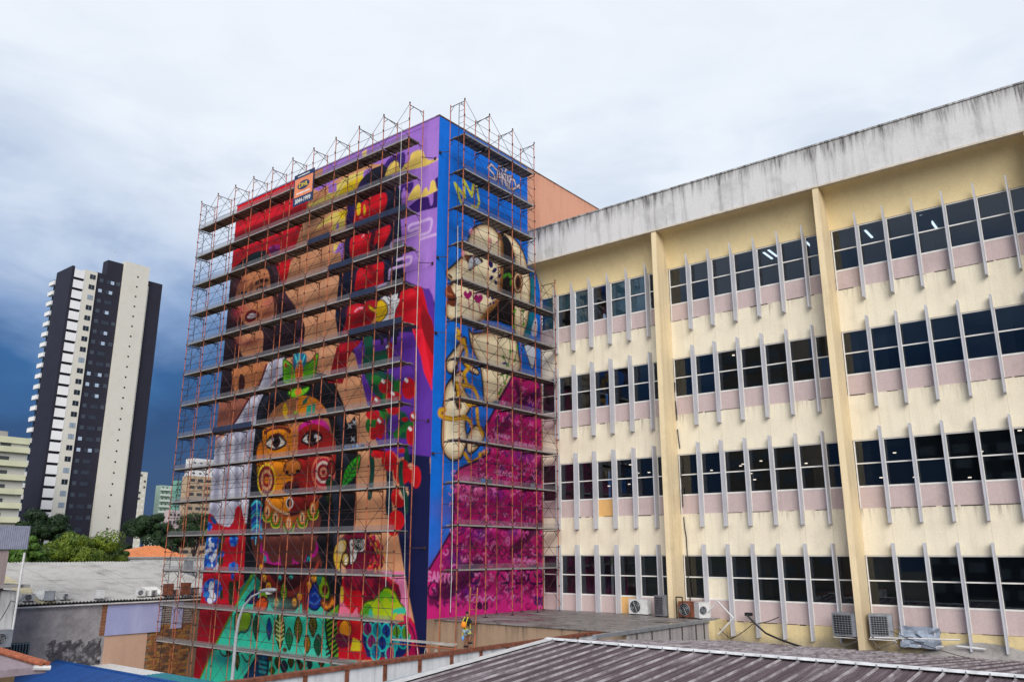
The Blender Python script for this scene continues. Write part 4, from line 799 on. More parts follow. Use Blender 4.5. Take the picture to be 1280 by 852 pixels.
for b in range(1, NB+1): q.box(BX0+b*BAY-.3, BX0+b*BAY, 37.31, 37.9, GZ, 16.2)
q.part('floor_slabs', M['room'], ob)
# ceiling lights seen through the glass
r = random.Random(5)
tubem = MB().box(-.6, .6, -.05, .05, 0, .04).mesh('tube_light', M['tube']); lampm = MB().tube((0, 0, 0), (0, 0, .04), .075, 8).mesh('round_light', M['warmlamp'])
for (px, py, z) in ((960, 320, 16.2), (966, 317, 16.2), (1010, 305, 16.2), (1022, 307, 16.2), (1086, 293, 16.2), (1155, 275, 16.2), (1168, 282, 16.2)):
    w = onZ(px, py, 15.24); w.y = min(max(w.y, 37.9), 43.5)
    o = mpart('ceiling_light', tubem, ob); o.location = Vector(o.location)+Vector((w.x, w.y, 15.24)); o.rotation_euler.z = R_(90)
for i in range(30):
    x = r.uniform(-24, -1); y = r.uniform(38.2, 42); o = mpart('ceiling_light', lampm, ob); o.location = Vector(o.location)+Vector((x, y, r.uniform(3.2, 4.85)))
for i in range(4):
    o = mpart('ceiling_light', lampm, ob); o.location = Vector(o.location)+Vector((r.uniform(-22, -4), r.uniform(38.5, 40), 9.8))

def cell_meshes(w):
    f = MB(); H = 2.0
    f.box(.0, .055, 0, .07, -.92, H-.002); f.box(w-.05, w, 0, .07, -.92, H-.002)
    f.box(.055, w-.05, 0, .07, H-.05, H-.002); f.box(.055, w-.05, 0, .07, -.04, .035); f.box(.055, w-.05, .0, .07, .955, 1.01)
    fr = f.mesh('window_frame_%d' % int(w*100), M['frame'])
    lo = MB().box(.055, w-.05, .03, .045, .035, .955).mesh('pane_low', M['glass']); up = MB().box(.055, w-.05, .03, .045, 1.01, H-.05).mesh('pane_up', M['glass'])
    sp = MB().box(.055, w-.05, .012, .06, -.918, -.04).mesh('spandrel', M['pink']); so = MB().box(.055, w-.05, .012, .06, -.918, -.04).mesh('spandrel_orange', M['orangepanel'])
    bu = MB().box(.055, w-.05, .12, .13, 1.0, H-.05).mesh('blind_up', M['blind']); bl = MB().box(.055, w-.05, .12, .13, .03, .96).mesh('blind_low', M['blind'])
    bd = MB().box(.055, w-.05, .02, .045, .035, .955).mesh('board', M['cream']); cu = MB().box(.055, w*.45, .5, .52, .03, H-.05).mesh('curtain', plain('dark_brown_curtain', (.04, .032, .03)))
    return fr, lo, up, sp, so, bu, bl, bd, cu
cm = {}
finm = MB().prism([(-.03, -.38), (.03, -.38), (.03, -.003), (-.03, -.003)], 'z', 0, 4.05).mesh('fin', M['fin'])
fint = MB()
fint.add([(-.03, -.38, 0), (.03, -.38, 0), (.03, -.003, 0), (-.03, -.003, 0), (-.03, -.38, 4.05), (.03, -.38, 4.05), (.03, .0, 3.35), (-.03, .0, 3.35)], [(0, 3, 2, 1), (4, 5, 6, 7), (0, 1, 5, 4), (1, 2, 6, 5), (2, 3, 7, 6), (3, 0, 4, 7)])
fint = fint.mesh('fin_top', M['fin'])
fins4 = MB().prism([(-.03, -.38), (.03, -.38), (.03, -.003), (-.03, -.003)], 'z', .52, 4.05).mesh('fin_low', M['fin'])
BL0 = {(0, 0, 0): 'ul', (0, 0, 1): 'u', (0, 0, 2): 'ul', (0, 0, 4): 'ul', (0, 0, 5): 'ul'}
rb = random.Random(21)
for b in range(NB):
    xs = [BX0+b*BAY+.02]+[BX0+b*BAY+1.22+1.205*k for k in range(6)]+[BX0+(b+1)*BAY-.265]
    if b == NB-1: pass
    for r_i, zt in enumerate(ZT):
        for k in range(7):
            w = round(xs[k+1]-xs[k], 3)
            if w not in cm: cm[w] = cell_meshes(w)
            fr, lo, up, sp, so, bu, bl, bd, cu = cm[w]
            wo = mpart('window', fr, ob); wo.location = Vector(wo.location)+Vector((xs[k], 36.96, zt-2.0))
            pu = put('pane', up, wo); tilt = lambda o_: setattr(o_, 'rotation_euler', (R_(rb.uniform(-.9, .9)), 0, R_(rb.uniform(-.9, .9)))); tilt(pu)
            if (r_i, b, k) == (3, 1, 1): put('infill_board', bd, wo, label='cream board filling the lower pane')
            else: tilt(put('pane', lo, wo))
            if (r_i, b, k) in ((2, 0, 3), (3, 0, 4)): put('spandrel_panel', so, wo, label='orange replacement panel')
            else: put('spandrel_panel', sp, wo)
            s_ = BL0.get((r_i, b, k), '')
            if 'u' in s_: put('blind', bu, wo)
            if 'l' in s_: put('blind', bl, wo)
            if k == 0 and b and r_i < 3 or (r_i, k) == (3, 0) and b == 2 or (not s_ and rb.random() < .12): put('curtain', cu, wo)
        for k in range(6):
            me = fint if r_i == 0 else finm
            if r_i == 3 and b == 0: me = fins4
            o = mpart('fin', me, ob); o.location = Vector(o.location)+Vector((xs[k+1], FW, zt+.5-4.05))
# podium deck in front of the first bay
pd = thing('podium', 'low flat-roofed annex with a wet concrete deck and beige wall under the scaffolding', 'annex', (-22, 32, GZ))
PB().box(X_S+.006, -17.1, 28.5, 36.92, GZ, -3.0).part('wall', M['beige'], pd)
PB().box(X_S+.002, X_S+.03, Y_F+.002, 28.5, GZ, -2.952).part('wall', M['beige'], pd); dk = PB(); dk.box(X_S+.003, -17.09, 28.42, 36.925, -3.0, -2.95); dk.part('deck', M['deck'], pd)
PB().box(-17.098, -17.05, 28.52, 35.6, -4.6, -3.0).part('side_wall', M['stainwall'], pd, label='streaked grey side wall')
PB().box(-17.098, -16.75, 35.6, 36.925, -4.6, -2.98).part('end_pier', M['base'], pd)
PB().box(-17.14, -16.98, 26.2, 36.3, -3.04, -2.90).part('edge_beam', M['steel'], pd)
q = PB()
for y in (29.2, 30.4, 31.9, 33, 34.3, 35.1): q.tube((-17.03, y, -3.05), (-17.03, y, -3.7), .03)
q.part('drain_spout', M['grime'], pd)

# ================================================================== foreground warehouse roof
RY, RZ, SL, WX0, WX1 = 22.87, -2.8, .08, -16.6, 6.0
wh = thing('warehouse', 'low warehouse with a rusty brown ribbed roof and white ridge cap in the foreground', 'warehouse', (-6, 22, GZ))
g = N('rusty_brown_roof_sheet'); p = g.pos()
a_ = g.noise(g.map(p, (7, .35, 1)), 1, 6, .65); b_ = g.noise(p, 1.2, 6, .65)
cc = g.mix(g.rng(a_, .4, .75), (.075, .052, .062), (.185, .145, .165)); cc = g.mix(g.rng(g.noise(g.map(p, (2.2, .25, 1)), 1, 7, .72), .54, .70, 0., .75), cc, (.36, .32, .35))
g.bump(b_, .3, .01); g.set(cc, .7, .1, .3); M['roof'] = g.m
g = N('worn_pale_rib'); p = g.pos(); a_ = g.noise(g.map(p, (3, 1.2, 1)), 1, 6, .7)
cc = g.mix(g.rng(a_, .38, .62), (.15, .12, .132), (.42, .39, .41)); g.set(cc, .75, 0, .3); M['rib'] = g.m
def sheet(Ln, w=1.0, ribs=2):
    m_ = MB(); t = .012
    for k in range(ribs):
        x = k*w/ribs; d = w/ribs
        pts = [(x, 0), (x+d*.45, 0), (x+d*.485, .045), (x+d*.535, .045), (x+d*.57, 0), (x+d*(1.0), 0)]
        for i, (p0, p1) in enumerate(zip(pts, pts[1:])):
            m_.add([(p0[0], 0, p0[1]), (p1[0], 0, p1[1]), (p1[0], Ln, p1[1]), (p0[0], Ln, p0[1])], [(0, 1, 2, 3)], 1 if i in (1, 2, 3) else 0)
        for sx_ in (.14, .28, .74, .88): m_.box(x+d*sx_-.008, x+d*sx_+.008, 0, Ln, 0, .010, 0)
    return m_
snear = sheet(12.6).mesh('roof_sheet_near', [M['roof'], M['rib']]); sfar = sheet(13.98).mesh('roof_sheet_far', [M['roof'], M['rib']])
sr = random.Random(8)
ang = math.atan(SL)
for i in range(int(WX1-WX0)+1):
    x = WX0+i
    o = mpart('roof_sheet', snear, wh); o.location = Vector(o.location)+Vector((x, RY-12.6*math.cos(ang), RZ-12.6*math.sin(ang)+sr.uniform(-.006, .006))); o.rotation_euler = (ang, 0, 0)
    o = mpart('roof_sheet', sfar, wh); o.location = Vector(o.location)+Vector((x, RY, RZ+sr.uniform(-.006, .006))); o.rotation_euler = (-ang, 0, 0)
q = PB(); n_ = int((WX1-WX0)/2)+1
for i in range(n_):
    x0 = WX0-.15+i*2; z = RZ+.065
    q.add([(x0, RY-.22, z-.02), (x0+2.0, RY-.22, z-.02), (x0+2.0, RY, z+.03), (x0, RY, z+.03), (x0, RY+.22, z-.02), (x0+2.0, RY+.22, z-.02)], [(0, 1, 2, 3), (3, 2, 5, 4)])
q.part('ridge_cap', plain('white_ridge_cap', (.66, .67, .70), .6, var=.35, scale=2.5), wh)
q = PB(); x = WX0+.25
while x < WX1: q.tube((x, RY-.25, RZ+.03), (x, RY-.25, RZ+.09), .02, 5); x += .5
q.part('ridge_bolt', M['steel'], wh)
q = PB()
q.add([(-18.2, 10.3, -3.95), (-16.75, 10.3, -3.72), (-16.75, RY, -2.82), (-18.2, RY, -3.62), (-18.2, 28.4, -3.7), (-16.75, 28.4, -3.28)], [(0, 1, 2, 3), (3, 2, 5, 4)])
q.part('gutter', painted_wall('blue_grey_gutter_sheet', (.36, .42, .48), (.13, .14, .16), .6, seed=17), wh)
q = PB(); ze = lambda y: RZ-SL*abs(y-RY)
for i in range(7):
    y0 = 10.4+i*1.8; y1 = min(y0+1.82, RY+.1)
    q.add([(-16.80, y0, ze(y0)+.06), (-16.38, y0, ze(y0)+.075), (-16.38, y1, ze(y1)+.075), (-16.80, y1, ze(y1)+.06), (-16.80, y0, ze(y0)-.12), (-16.80, y1, ze(y1)-.12)], [(0, 1, 2, 3), (4, 0, 3, 5)])
q.part('edge_flashing', M['whitemetal'], wh)
PB().box(-18.42, -18.25, 8, 28.42, GZ, -3.09).part('parapet_wall', M['capwall'], wh)
q = PB()
for i in range(11):
    y0 = 8+i*1.86; q.box(-18.46, -18.18, y0, y0+1.85, -3.09, -2.99+sr.uniform(-.008, .008))
q.part('parapet_cap', M['rust'], wh)
q = PB()
for i in range(15): q.box(-18.25, -18.21, 8.6+i*1.4, 8.72+i*1.4, -3.72, -3.09)
q.part('rust_strap', M['rust'], wh)
PB().box(WX0-.15, WX1, 10.4, 10.7, GZ, -3.9).box(WX0-.1, WX0+.1, 10.7, 36.9, GZ, -4.0).part('wall', M['capwall'], wh)

# ================================================================== scaffolding
PR = .026
def frame_mesh():
    m_ = MB()
    for y in (0, 1.0): m_.tube((0, y, 0), (0, y, 2.0), PR, 6, 0)
    m_.tube((0, 0, 1.86), (0, 1, 1.86), .022, 5, 1); m_.tube((0, 0, 1.55), (0, .28, 1.86), .016, 4, 1); m_.tube((0, 1, 1.55), (0, .72, 1.86), .016, 4, 1)
    for z in (1.0, 1.94): m_.tube((0, -.02, z), (0, -.02, z+.09), .04, 5, 1)
    return m_
def ladder_frame_mesh():
    m_ = frame_mesh(); m_.tube((0, .38, 0), (0, .38, 1.86), .018, 5, 1)
    for k in range(5): m_.tube((0, 0, .3+k*.36), (0, .38, .3+k*.36), .012, 4, 1)
    return m_
FM = frame_mesh().mesh('scaffold_frame', [M['pole'], M['brace']]); FL = ladder_frame_mesh().mesh('scaffold_ladder_frame', [M['pole'], M['brace']])
def brace_mesh(w):
    m_ = MB(); m_.tube((0, -.035, .12), (w, -.035, 1.9), .013, 4); m_.tube((0, -.055, 1.9), (w, -.055, .12), .013, 4); return m_.mesh('cross_brace', M['brace'])
def brace_in(w):
    return MB().tube((0, 1.03, .12), (w, 1.03, 1.88), .012, 4).mesh('diagonal_brace', M['brace'])
def rail_mesh(w):
    m_ = MB()
    for z in (.55, 1.02): m_.tube((0, .03, z), (w, .03, z), .013, 4)
    m_.tube((0, .97, .95), (w, .97, .95), .012, 4)
    return m_.mesh('guard_rail', M['brace'])
def platform_mesh(w, seed, joined=False):
    r = random.Random(seed); m_ = MB()
    for k in range(3):
        y0 = .03+k*.26; z = r.uniform(-.008, .008)
        if joined: m_.box(.01, w-.01, y0, y0+.235, z-.05, z, 0)
    m_.box(.01, w-.01, -.012, .024, -.06, .012, 1)
    for k in range(5): m_.box(w*(k+.5)/5-.015, w*(k+.5)/5+.015, .03, .79, -.08, -.058, 2)
    m_.tube((0, .0, -.09), (0, 1.0, -.09), .02, 5, 2)
    return m_.mesh('platform', [M['plank'], M['plankedge'], M['brace']])
def mesh_material():
    g = N('debris_netting'); tr = g.new('ShaderNodeBsdfTransparent'); m1 = g.new('ShaderNodeMixShader')
    g.set((.20, .19, .21), .9); w = g.new('ShaderNodeTexWave', wave_type='BANDS', bands_direction='X'); g.ln(g.pos(), w.inputs[0]); w.inputs['Scale'].default_value = 6
    f = g.rng(w.outputs['Fac'], .2, .8, .12, .38); g.ln(f, m1.inputs[0]); g.ln(tr.outputs[0], m1.inputs[1]); g.ln(g.b.outputs[0], m1.inputs[2]); g.ln(m1.outputs[0], g.o.inputs[0]); return g.m
NET = mesh_material()
toem = MB().box(.02, 1.98, -.03, -.02, .01, .24).mesh('toe_net', NET)
BRM, BRI, RLM = brace_mesh(2.0), brace_in(2.0), rail_mesh(2.0); PLM = platform_mesh(2.0, 0); PLJ = platform_mesh(2.0, 1, True)
plankms = [MB().box(.01, 1.99, 0, .235, -.05, 0).mesh('plank', m_) for m_ in (M['plank'], M['plank2'], M['plank3'])]
tarpm = MB().box(.05, 1.95, -.05, -.03, -.08, .22).mesh('dark_sheet', M['navy'])
def scaffold(name, label, org, rz, cols, levels, z0, present, tarps=(), low=(), first=0):
    t = thing(name, label, 'scaffolding', org, rz); r = random.Random(len(cols))
    for j in range(levels):
        z = z0+2*j
        for i, x in enumerate(cols):
            if not present(i, j): continue
            put('frame', FL if (i in low) else FM, t, loc=(x, 0, z-org[2]))
            if i+1 < len(cols) and present(i+1, j):
                put('cross_brace', BRM, t, loc=(x, 0, z-org[2]))
                if j > 0:
                    if i >= first:
                        pf = put('platform', PLM, t, loc=(x, 0, z-org[2]))
                        for kk in range(3): put('plank', r.choice(plankms), pf, loc=(r.uniform(-.04, .04), .03+kk*.26, r.uniform(-.012, .012)))
                    else: put('platform', PLJ, t, loc=(x, 0, z-org[2]))
                    if j < levels:
                        put('guard_rail', RLM, t, loc=(x, 0, z-org[2])); put('toe_net', toem, t, loc=(x, 0, z-org[2]))
                    if (i, j) in tarps: put('hung_sheet', tarpm, t, loc=(x, 0, z-org[2]))
    return t
# front: outer poles at y 26.5, inner at 27.5, eleven rows of poles 2 m apart
fs = scaffold('front_scaffolding', 'tall rusty tube scaffolding with plank decks covering the wide front mural wall', (-48, 26.5, GZ), 0, [2*i for i in range(11)], 15, -7.0, lambda i, j: True, tarps=((6, 12), (7, 11), (8, 12), (9, 12), (8, 9), (2, 7), (3, 7), (9, 9), (8, 10)), low=(0,), first=3)
q = PB()
for i in range(11):
    for y in (26.5, 27.5): q.tube((-48+2*i, y, GZ), (-48+2*i, y, -6.98), .02, 5); q.box(-48.1+2*i, -47.9+2*i, y-.1, y+.1, GZ+.005, GZ+.03)
q.part('base_jack', M['brace'], fs)
q = PB()
for i in range(0, 11, 3):
    for z in (17.8, 13.8, 9.8, 5.8, 1.8): q.tube((-48+2*i+.1, 27.5, z), (-48+2*i+.1, 27.99, z), .016, 4) if i > 0 else None
for z in (20.2, 14.3, 6.2, .2): q.tube((-28, 27.4, z), (-27.5, 27.98, z), .02, 5); q.box(-27.56, -27.44, 27.95, 27.99, z-.07, z+.07)
q.part('wall_tie', M['brace'], fs)
# side: facing +x. local x runs along +y, outer poles away from the wall: rotate by 90 deg
ss = scaffold('side_scaffolding', 'narrower rusty tube scaffolding in front of the blue side wall and the first windows', (-25.78, 28.32, GZ), R_(90), [0, 2.03, 4.06, 6.09, 8.0], 13, -2.75, lambda i, j: not (i == 4 and j > 8), low=(0,))
q = MB()
for k in range(3): 
    for x in (0, -1.0): q.tube((x, 0, -4.75-2*k+2-GZ), (x, 0, -2.75-2*k-GZ if k else -2.75-GZ), PR, 6, 0)
q = MB()
for y in (0, 1.0): q.tube((0, y, .0), (0, y, -2.75-GZ), PR, 6, 0)
for z in (.6, 2.2, 3.9): q.tube((0, 0, z), (0, 1, z), .02, 5, 1)
q.build('lower_leg', [M['pole'], M['brace']], ss)
q = MB()
for i in (1, 2, 3, 4):
    for y in (0, 1.0): q.tube(((0, 2.03, 4.06, 6.09, 8.0)[i], y, -2.95-GZ), ((0, 2.03, 4.06, 6.09, 8.0)[i], y, -2.75-GZ), .02, 5); q.box((0, 2.03, 4.06, 6.09, 8.0)[i]-.08, (0, 2.03, 4.06, 6.09, 8.0)[i]+.08, y-.08, y+.08, -2.945-GZ, -2.92-GZ)
q.build('base_jack', M['brace'], ss)
q = MB()
for z in (20.5, 14.6, 10.6, 4.6): q.tube((0, 1.0, z-GZ), (-.25, 1.45, z-GZ), .02, 5); q.box(-.32, -.18, 1.42, 1.48, z-.06-GZ, z+.06-GZ)
q.build('wall_tie', M['brace'], ss)

# ================================================================== banner
def text_mesh(s, size, mat, ext=.006, sx=1.0):
    cu = bpy.data.curves.new('lettering', 'FONT'); cu.body = s; cu.size = size; cu.align_x = 'CENTER'; cu.align_y = 'CENTER'; cu.extrude = ext; cu.offset = size*.012
    o = bpy.data.objects.new('tmp', cu); col.objects.link(o); dg = bpy.context.evaluated_depsgraph_get(); me = bpy.data.meshes.new_from_object(o.evaluated_get(dg))
    bpy.data.objects.remove(o); me.materials.clear(); me.materials.append(mat)
    for v in me.vertices: v.co.x *= sx
    return me
bn = thing('banner', 'orange and navy advertising banner with a phone number tied near the top of the scaffolding', 'banner', (-36.66, 26.42, 20.62))
nav = plain('navy_print', (.02, .04, .12), .6); orp = plain('orange_print', (.80, .27, .13), .6, var=.1); yel = plain('yellow_print', (.82, .60, .06)); whp = plain('white_print', (.8, .8, .8))
MB().box(-.92, .92, -.01, .01, -.98, 1.0).build('sheet', nav, bn); MB().box(-.84, .84, -.018, -.012, -.46, .72).build('orange_field', orp, bn)
e_ = MB(); n_ = 28
e_.add([(.56*math.cos(t), -.024, .28*math.sin(t)+.22) for t in np.linspace(0, 2*math.pi, n_, endpoint=False)]+[(.56*math.cos(t), -.018, .28*math.sin(t)+.22) for t in np.linspace(0, 2*math.pi, n_, endpoint=False)], [tuple(range(n_))]+[(k, (k+1) % n_, n_+(k+1) % n_, n_+k) for k in range(n_)]); e_.build('oval', nav, bn)
put('lettering', text_mesh('DHL', .40, yel, sx=1.1), bn, loc=(0, -.03, .22), rot=(R_(90), 0, 0)); put('lettering', text_mesh('3044-1999', .40, whp, sx=.85), bn, loc=(0, -.022, -.74), rot=(R_(90), 0, 0))
MB().box(-.62, .62, -.024, -.018, -.29, -.21).build('line_print', whp, bn); MB().box(-.6, .5, -.016, -.012, .84, .90).build('line_print', whp, bn)
q = MB(); q.tube((-.93, .01, -1), (-.93, .01, 1.02), .02, 5); q.tube((.93, .01, -1), (.93, .01, 1.02), .02, 5); q.tube((-.93, .01, 1.02), (.93, .01, 1.02), .02, 5)
q.build('rail', M['brace'], bn)
# ================================================================== small things
def ac_unit(loc, label, w=.85, h=.62, d=.35, rz=0, kind='white', feet=True, group=None, grid=False):
    t = thing('air_conditioner', label, 'air conditioner', loc, rz, group)
    cm_ = {'white': M['whitemetal'], 'rusty': M['rust'], 'grey': M['steel']}[kind]
    MB().box(-w/2, w/2, 0, d, .05, h).box(-w/2-.01, w/2+.01, -.01, d+.01, h, h+.02).build('case', cm_, t)
    if grid:
        MB().box(-w/2+.05, w*.30, -.016, -.002, .10, h-.05).build('coil_guard', M['black'], t); q = MB()
        for k in range(9): z_ = .12+k*(h-.2)/8; q.box(-w/2+.05, w*.30, -.024, -.018, z_, z_+.012)
        for k in range(7): x_ = -w/2+.06+k*(w*.8-.08)/6; q.box(x_, x_+.010, -.024, -.018, .1, h-.05)
        q.build('grille', M['steel'], t)
        if feet: MB().box(-w/2+.05, -w/2+.12, 0, d, 0, .05).box(w/2-.12, w/2-.05, 0, d, 0, .05).build('foot', M['brace'], t)
        return t
    q = MB(); cx = -w*.14; n = 16; r_ = min(h*.40, w*.32)
    q.add([(cx, -.012, h/2+.03)]+[(cx+r_*math.cos(k*2*math.pi/n), -.012, h/2+.03+r_*math.sin(k*2*math.pi/n)) for k in range(n)], [(0, 1+k, 1+(k+1) % n) for k in range(n)])
    q.build('fan', M['black'], t)
    q = MB()
    for f_ in (1., .72, .42):
        P = [(cx+r_*f_*math.cos(a), -.03, h/2+.03+r_*f_*math.sin(a)) for a in np.linspace(0, 2*math.pi, 13)]; q.path(P, .010, 4)
    for a in range(4): q.tube((cx, -.03, h/2+.03), (cx+r_*math.cos(a*1.57+.4), -.03, h/2+.03+r_*math.sin(a*1.57+.4)), .01, 4)
    q.build('fan_grille', M['steel'], t)
    if feet: MB().box(-w/2+.05, -w/2+.12, 0, d, 0, .05).box(w/2-.12, w/2-.05, 0, d, 0, .05).build('foot', M['brace'], t)
    return t
ac_unit((-21.05, 36.3, -2.95), 'white air conditioner with a round fan, leftmost of those on the concrete deck', 1.05, .72, .4)
ac_unit((-19.65, 35.9, -2.95), 'tall dark-sided air conditioner on the deck just left of the first pier', .75, .95, .75, R_(-20), 'grey', grid=True)
ac_unit((-18.25, 35.95, -2.95), 'rusty-backed air conditioner with an open fan just right of the first pier', .85, .72, .4, 0, 'rusty')
ac_unit((-17.35, 35.9, -2.95), 'small white air conditioner turned sideways at the deck corner', .55, .72, .45, R_(55))
ac_unit((-11.15, 35.85, -3.35), 'black-grilled air conditioner on a bracket left of the second pier', 1.0, .92, .6, R_(-6), 'grey', grid=True)
ac_unit((-9.75, 35.95, -3.30), 'black-grilled air conditioner on a bracket right of the second pier', .85, .88, .6, R_(12), 'grey', grid=True)
for x, lab in ((-11.15, 'steel bracket carrying the air conditioner left of the second pier'), (-9.75, 'steel bracket carrying the air conditioner right of the second pier')):
    q = MB()
    for s_ in (-.4, .4): q.tube((s_, -.75, 0), (s_, .3, 0), .02, 4); q.tube((s_, -.7, 0), (s_, .3, -.45), .02, 4)
    q.tube((-.5, -.7, 0), (.5, -.7, 0), .02, 4); q.tube((-.45, .25, -.45), (.5, -.6, -.05), .02, 4)
    o = q.build('bracket', M['whitemetal'], loc=(x, 36.6, -3.37)); tag(o, lab, 'bracket')
q = MB(); q.path([(0, 0, 0), (0, 0, .95), (.32, 0, .95), (.32, 0, .1)], .03, 5); tag(q.build('pipe_stand', M['black'], loc=(-18.55, 35.5, -2.95)), 'black bent pipe frame standing by the rusty air conditioner', 'pipe')
rr = random.Random(4)
P = [(-18.74, 36.88, 8.4)]
for k in range(24): P.append((-18.74+rr.uniform(-.035, .035)+.01*k, 36.88, 8.4-.48*(k+1)+.0))
dp = thing('downpipe', 'broken black cable running down beside the first pier', 'cable', (-18.74, 36.88, -2.9))
run = [P[0]]
for k, b in enumerate(P[1:]+[(-18.45, 36.3, -2.75)]):
    if k < 14 and k % 3 == 1:
        if len(run) > 1: PB().path(run, .028, 5).part('cable_length', M['black'], dp)
        run = [b]
    else: run.append(b)
PB().path(run, .028, 5).part('cable_length', M['black'], dp)
# leaning square frame
q = MB(); c = [Vector(v) for v in ((-16.76, 36.1, -2.16), (-16.05, 36.1, -2.85), (-16.80, 35.9, -3.62), (-17.5, 36.0, -2.90))]
for a, b in zip(c, c[1:]+c[:1]): q.tube(a, b, .035, 4)
tag(q.build('metal_frame', M['whitemetal']), 'empty square metal frame standing on one corner against the wall base', 'frame')
def cable(name, pts, r, m, label, cat='cable', sag=0, n=10):
    P = []
    for a, b in zip(pts, pts[1:]):
        a = Vector(a); b = Vector(b)
        for k in range(n): t = k/n; p = a.lerp(b, t); p.z -= sag*4*t*(1-t)*(b-a).length; P.append(p)
    P.append(Vector(pts[-1])); q = MB().path(P, r, 5); return tag(q.build(name, m), label, cat)
cable('cable', [(-17.1, 36.0, -2.9), (-16.3, 36.2, -3.75), (-15.4, 36.6, -3.1), (-14.2, 36.7, -2.75)], .018, M['black'], 'thin black cable looping below the leaning square frame', sag=.05)
cable('pipe', [(-15.45, 36.2, -2.7), (-14.6, 36.1, -3.4), (-12.9, 35.6, -3.80)], .045, M['black'], 'thick dark hose running down from the wall onto the brown roof', 'hose', sag=.02)
tag(MB().box(-.15, .15, -.1, .1, 0, .14).build('fitting', M['black'], loc=(-15.5, 36.5, -2.75)), 'small dark fitting on the yellow wall base where the hose starts', 'fitting')
cable('cable', [(-9.4, 35.9, -3.0), (-6.2, 36.3, -3.95), (-4.6, 36.0, -4.0)], .014, M['black'], 'thin cable drooping right of the second pier to the roof', sag=.04)
cable('pipe', [(-10.2, 35.9, -3.3), (-7.0, 36.2, -3.22)], .03, M['whitemetal'], 'white pipe running right from the second pier along the wall base', 'pipe')
# cloth bundle and pale tubes at the wall base
q = MB(); w0 = onY(1150, 795, 36.6)
for i in range(7):
    for j in range(5): pass
bmv = []
for j in range(7):
    for i in range(9):
        bmv.append((w0.x-.75+i*.18+rr.uniform(-.03, .03), 36.55+rr.uniform(-.12, .08), w0.z-.42+j*.13+rr.uniform(-.02, .02)))
q.add(bmv, [(j*9+i, j*9+i+1, (j+1)*9+i+1, (j+1)*9+i) for j in range(6) for i in range(8)])
q.add([(v[0], v[1]+.25, v[2]) for v in bmv], [(j*9+i, j*9+i+1, (j+1)*9+i+1, (j+1)*9+i) for j in range(6) for i in range(8)])
tag(q.build('tarpaulin', plain('blue_grey_tarpaulin', (.30, .35, .43), .8)), 'crumpled blue-grey tarpaulin hung on the wall base between two fins', 'tarpaulin')
for k, (a, b) in enumerate((((1148, 807), (1180, 808)), ((1196, 807), (1232, 811)))):
    A = onY(*a, 36.6); B = onY(*b, 36.6)
    tag(MB().tube(A, B, .045, 6).build('plastic_tube', M['whitemetal']), ('white tube lying at the wall base below the blue-grey tarpaulin', 'longer white tube lying at the wall base right of the tarpaulin')[k], 'tube')
bmv = []
for i in range(13):
    for j in range(5): bmv.append((-8.9+i*.42, 36.90-j*.12, -3.98+max(0, .62*math.sin(math.pi*i/12)*(1-j/4)**1.4)+rr.uniform(0, .03)))
tag(MB().add(bmv, [(i*5+j, i*5+j+1, (i+1)*5+j+1, (i+1)*5+j) for i in range(12) for j in range(4)]).build('mortar_heap', M['concrete']), 'grey smear of mortar piled along the wall base right of the second pier', 'mortar')

# walkway board, ropes, buckets, ladder
q = MB(); q.box(-28.6, -24.9, 27.1, 27.45, -3.86, -3.80); tag(q.build('walkway_board', plain('weathered_board', (.42, .40, .37), .8, var=.4, scale=4)), 'long pale plank laid from the front scaffolding across to the worker', 'plank')
q = MB(); q.tube((-28.6, 27.2, -4.0), (-24.6, 27.2, -4.0), .026, 5); q.tube((-28.6, 27.2, -4.0), (-28.6, 27.2, GZ), .026, 5); q.tube((-26.4, 27.2, -4.0), (-25.4, 27.2, -6.2), .02, 5); q.tube((-26.4, 27.2, -3.9), (-26.4, 27.2, GZ), .026, 5); q.tube((-24.8, 27.2, -3.9), (-24.8, 27.2, GZ), .026, 5)
tag(q.build('board_support', [M['pole']]), 'rusty tube stand holding up the pale plank by the mural corner', 'support')
ropem = plain('pale_rope', (.62, .62, .60), .8)
def rope(x0, y0, z0, x1, z1, lab, r=.012):
    P = [(x0+(x1-x0)*t+.05*math.sin(t*9), y0, z0+(z1-z0)*t) for t in np.linspace(0, 1, 14)]; tag(MB().path(P, r, 4).build('hanging_rope', ropem), lab, 'rope')
rope(-28.5, 26.4, 22.2, -28.4, -1.5, 'pale rope hanging down the right end of the front scaffolding, nearest the pole', .014)
rope(-27.75, 27.2, 20.5, -27.6, 3.0, 'pale rope hanging over the lilac strip beside the mural corner', .012)
rope(-27.95, 26.9, 3.0, -27.3, -5.2, 'thin white cord trailing down the dark blue strip at the mural corner', .010)
rope(-25.9, 28.1, 16.0, -25.95, -2.6, 'pale rope hanging down the left end of the side scaffolding', .014)
P = [Vector((-27.2+.5*k*.16, 27.3, -3.9-.9*abs(math.sin(k*.42)))) for k in range(20)]; tag(MB().path(P, .014, 4).build('hanging_rope', ropem), 'white rope looped in slack bights under the pale plank', 'rope')
bk = [(620, 499, 'dark blue bucket on a middle deck of the side scaffolding', (.03, .05, .10)), (604, 601, 'blue paint pot on a lower deck of the side scaffolding', (.02, .12, .30)), (666, 603, 'grey paint pot at the right of a lower deck of the side scaffolding', (.12, .14, .17)), (612, 601, 'small dark pot beside the blue one on the side scaffolding', (.04, .05, .06))]
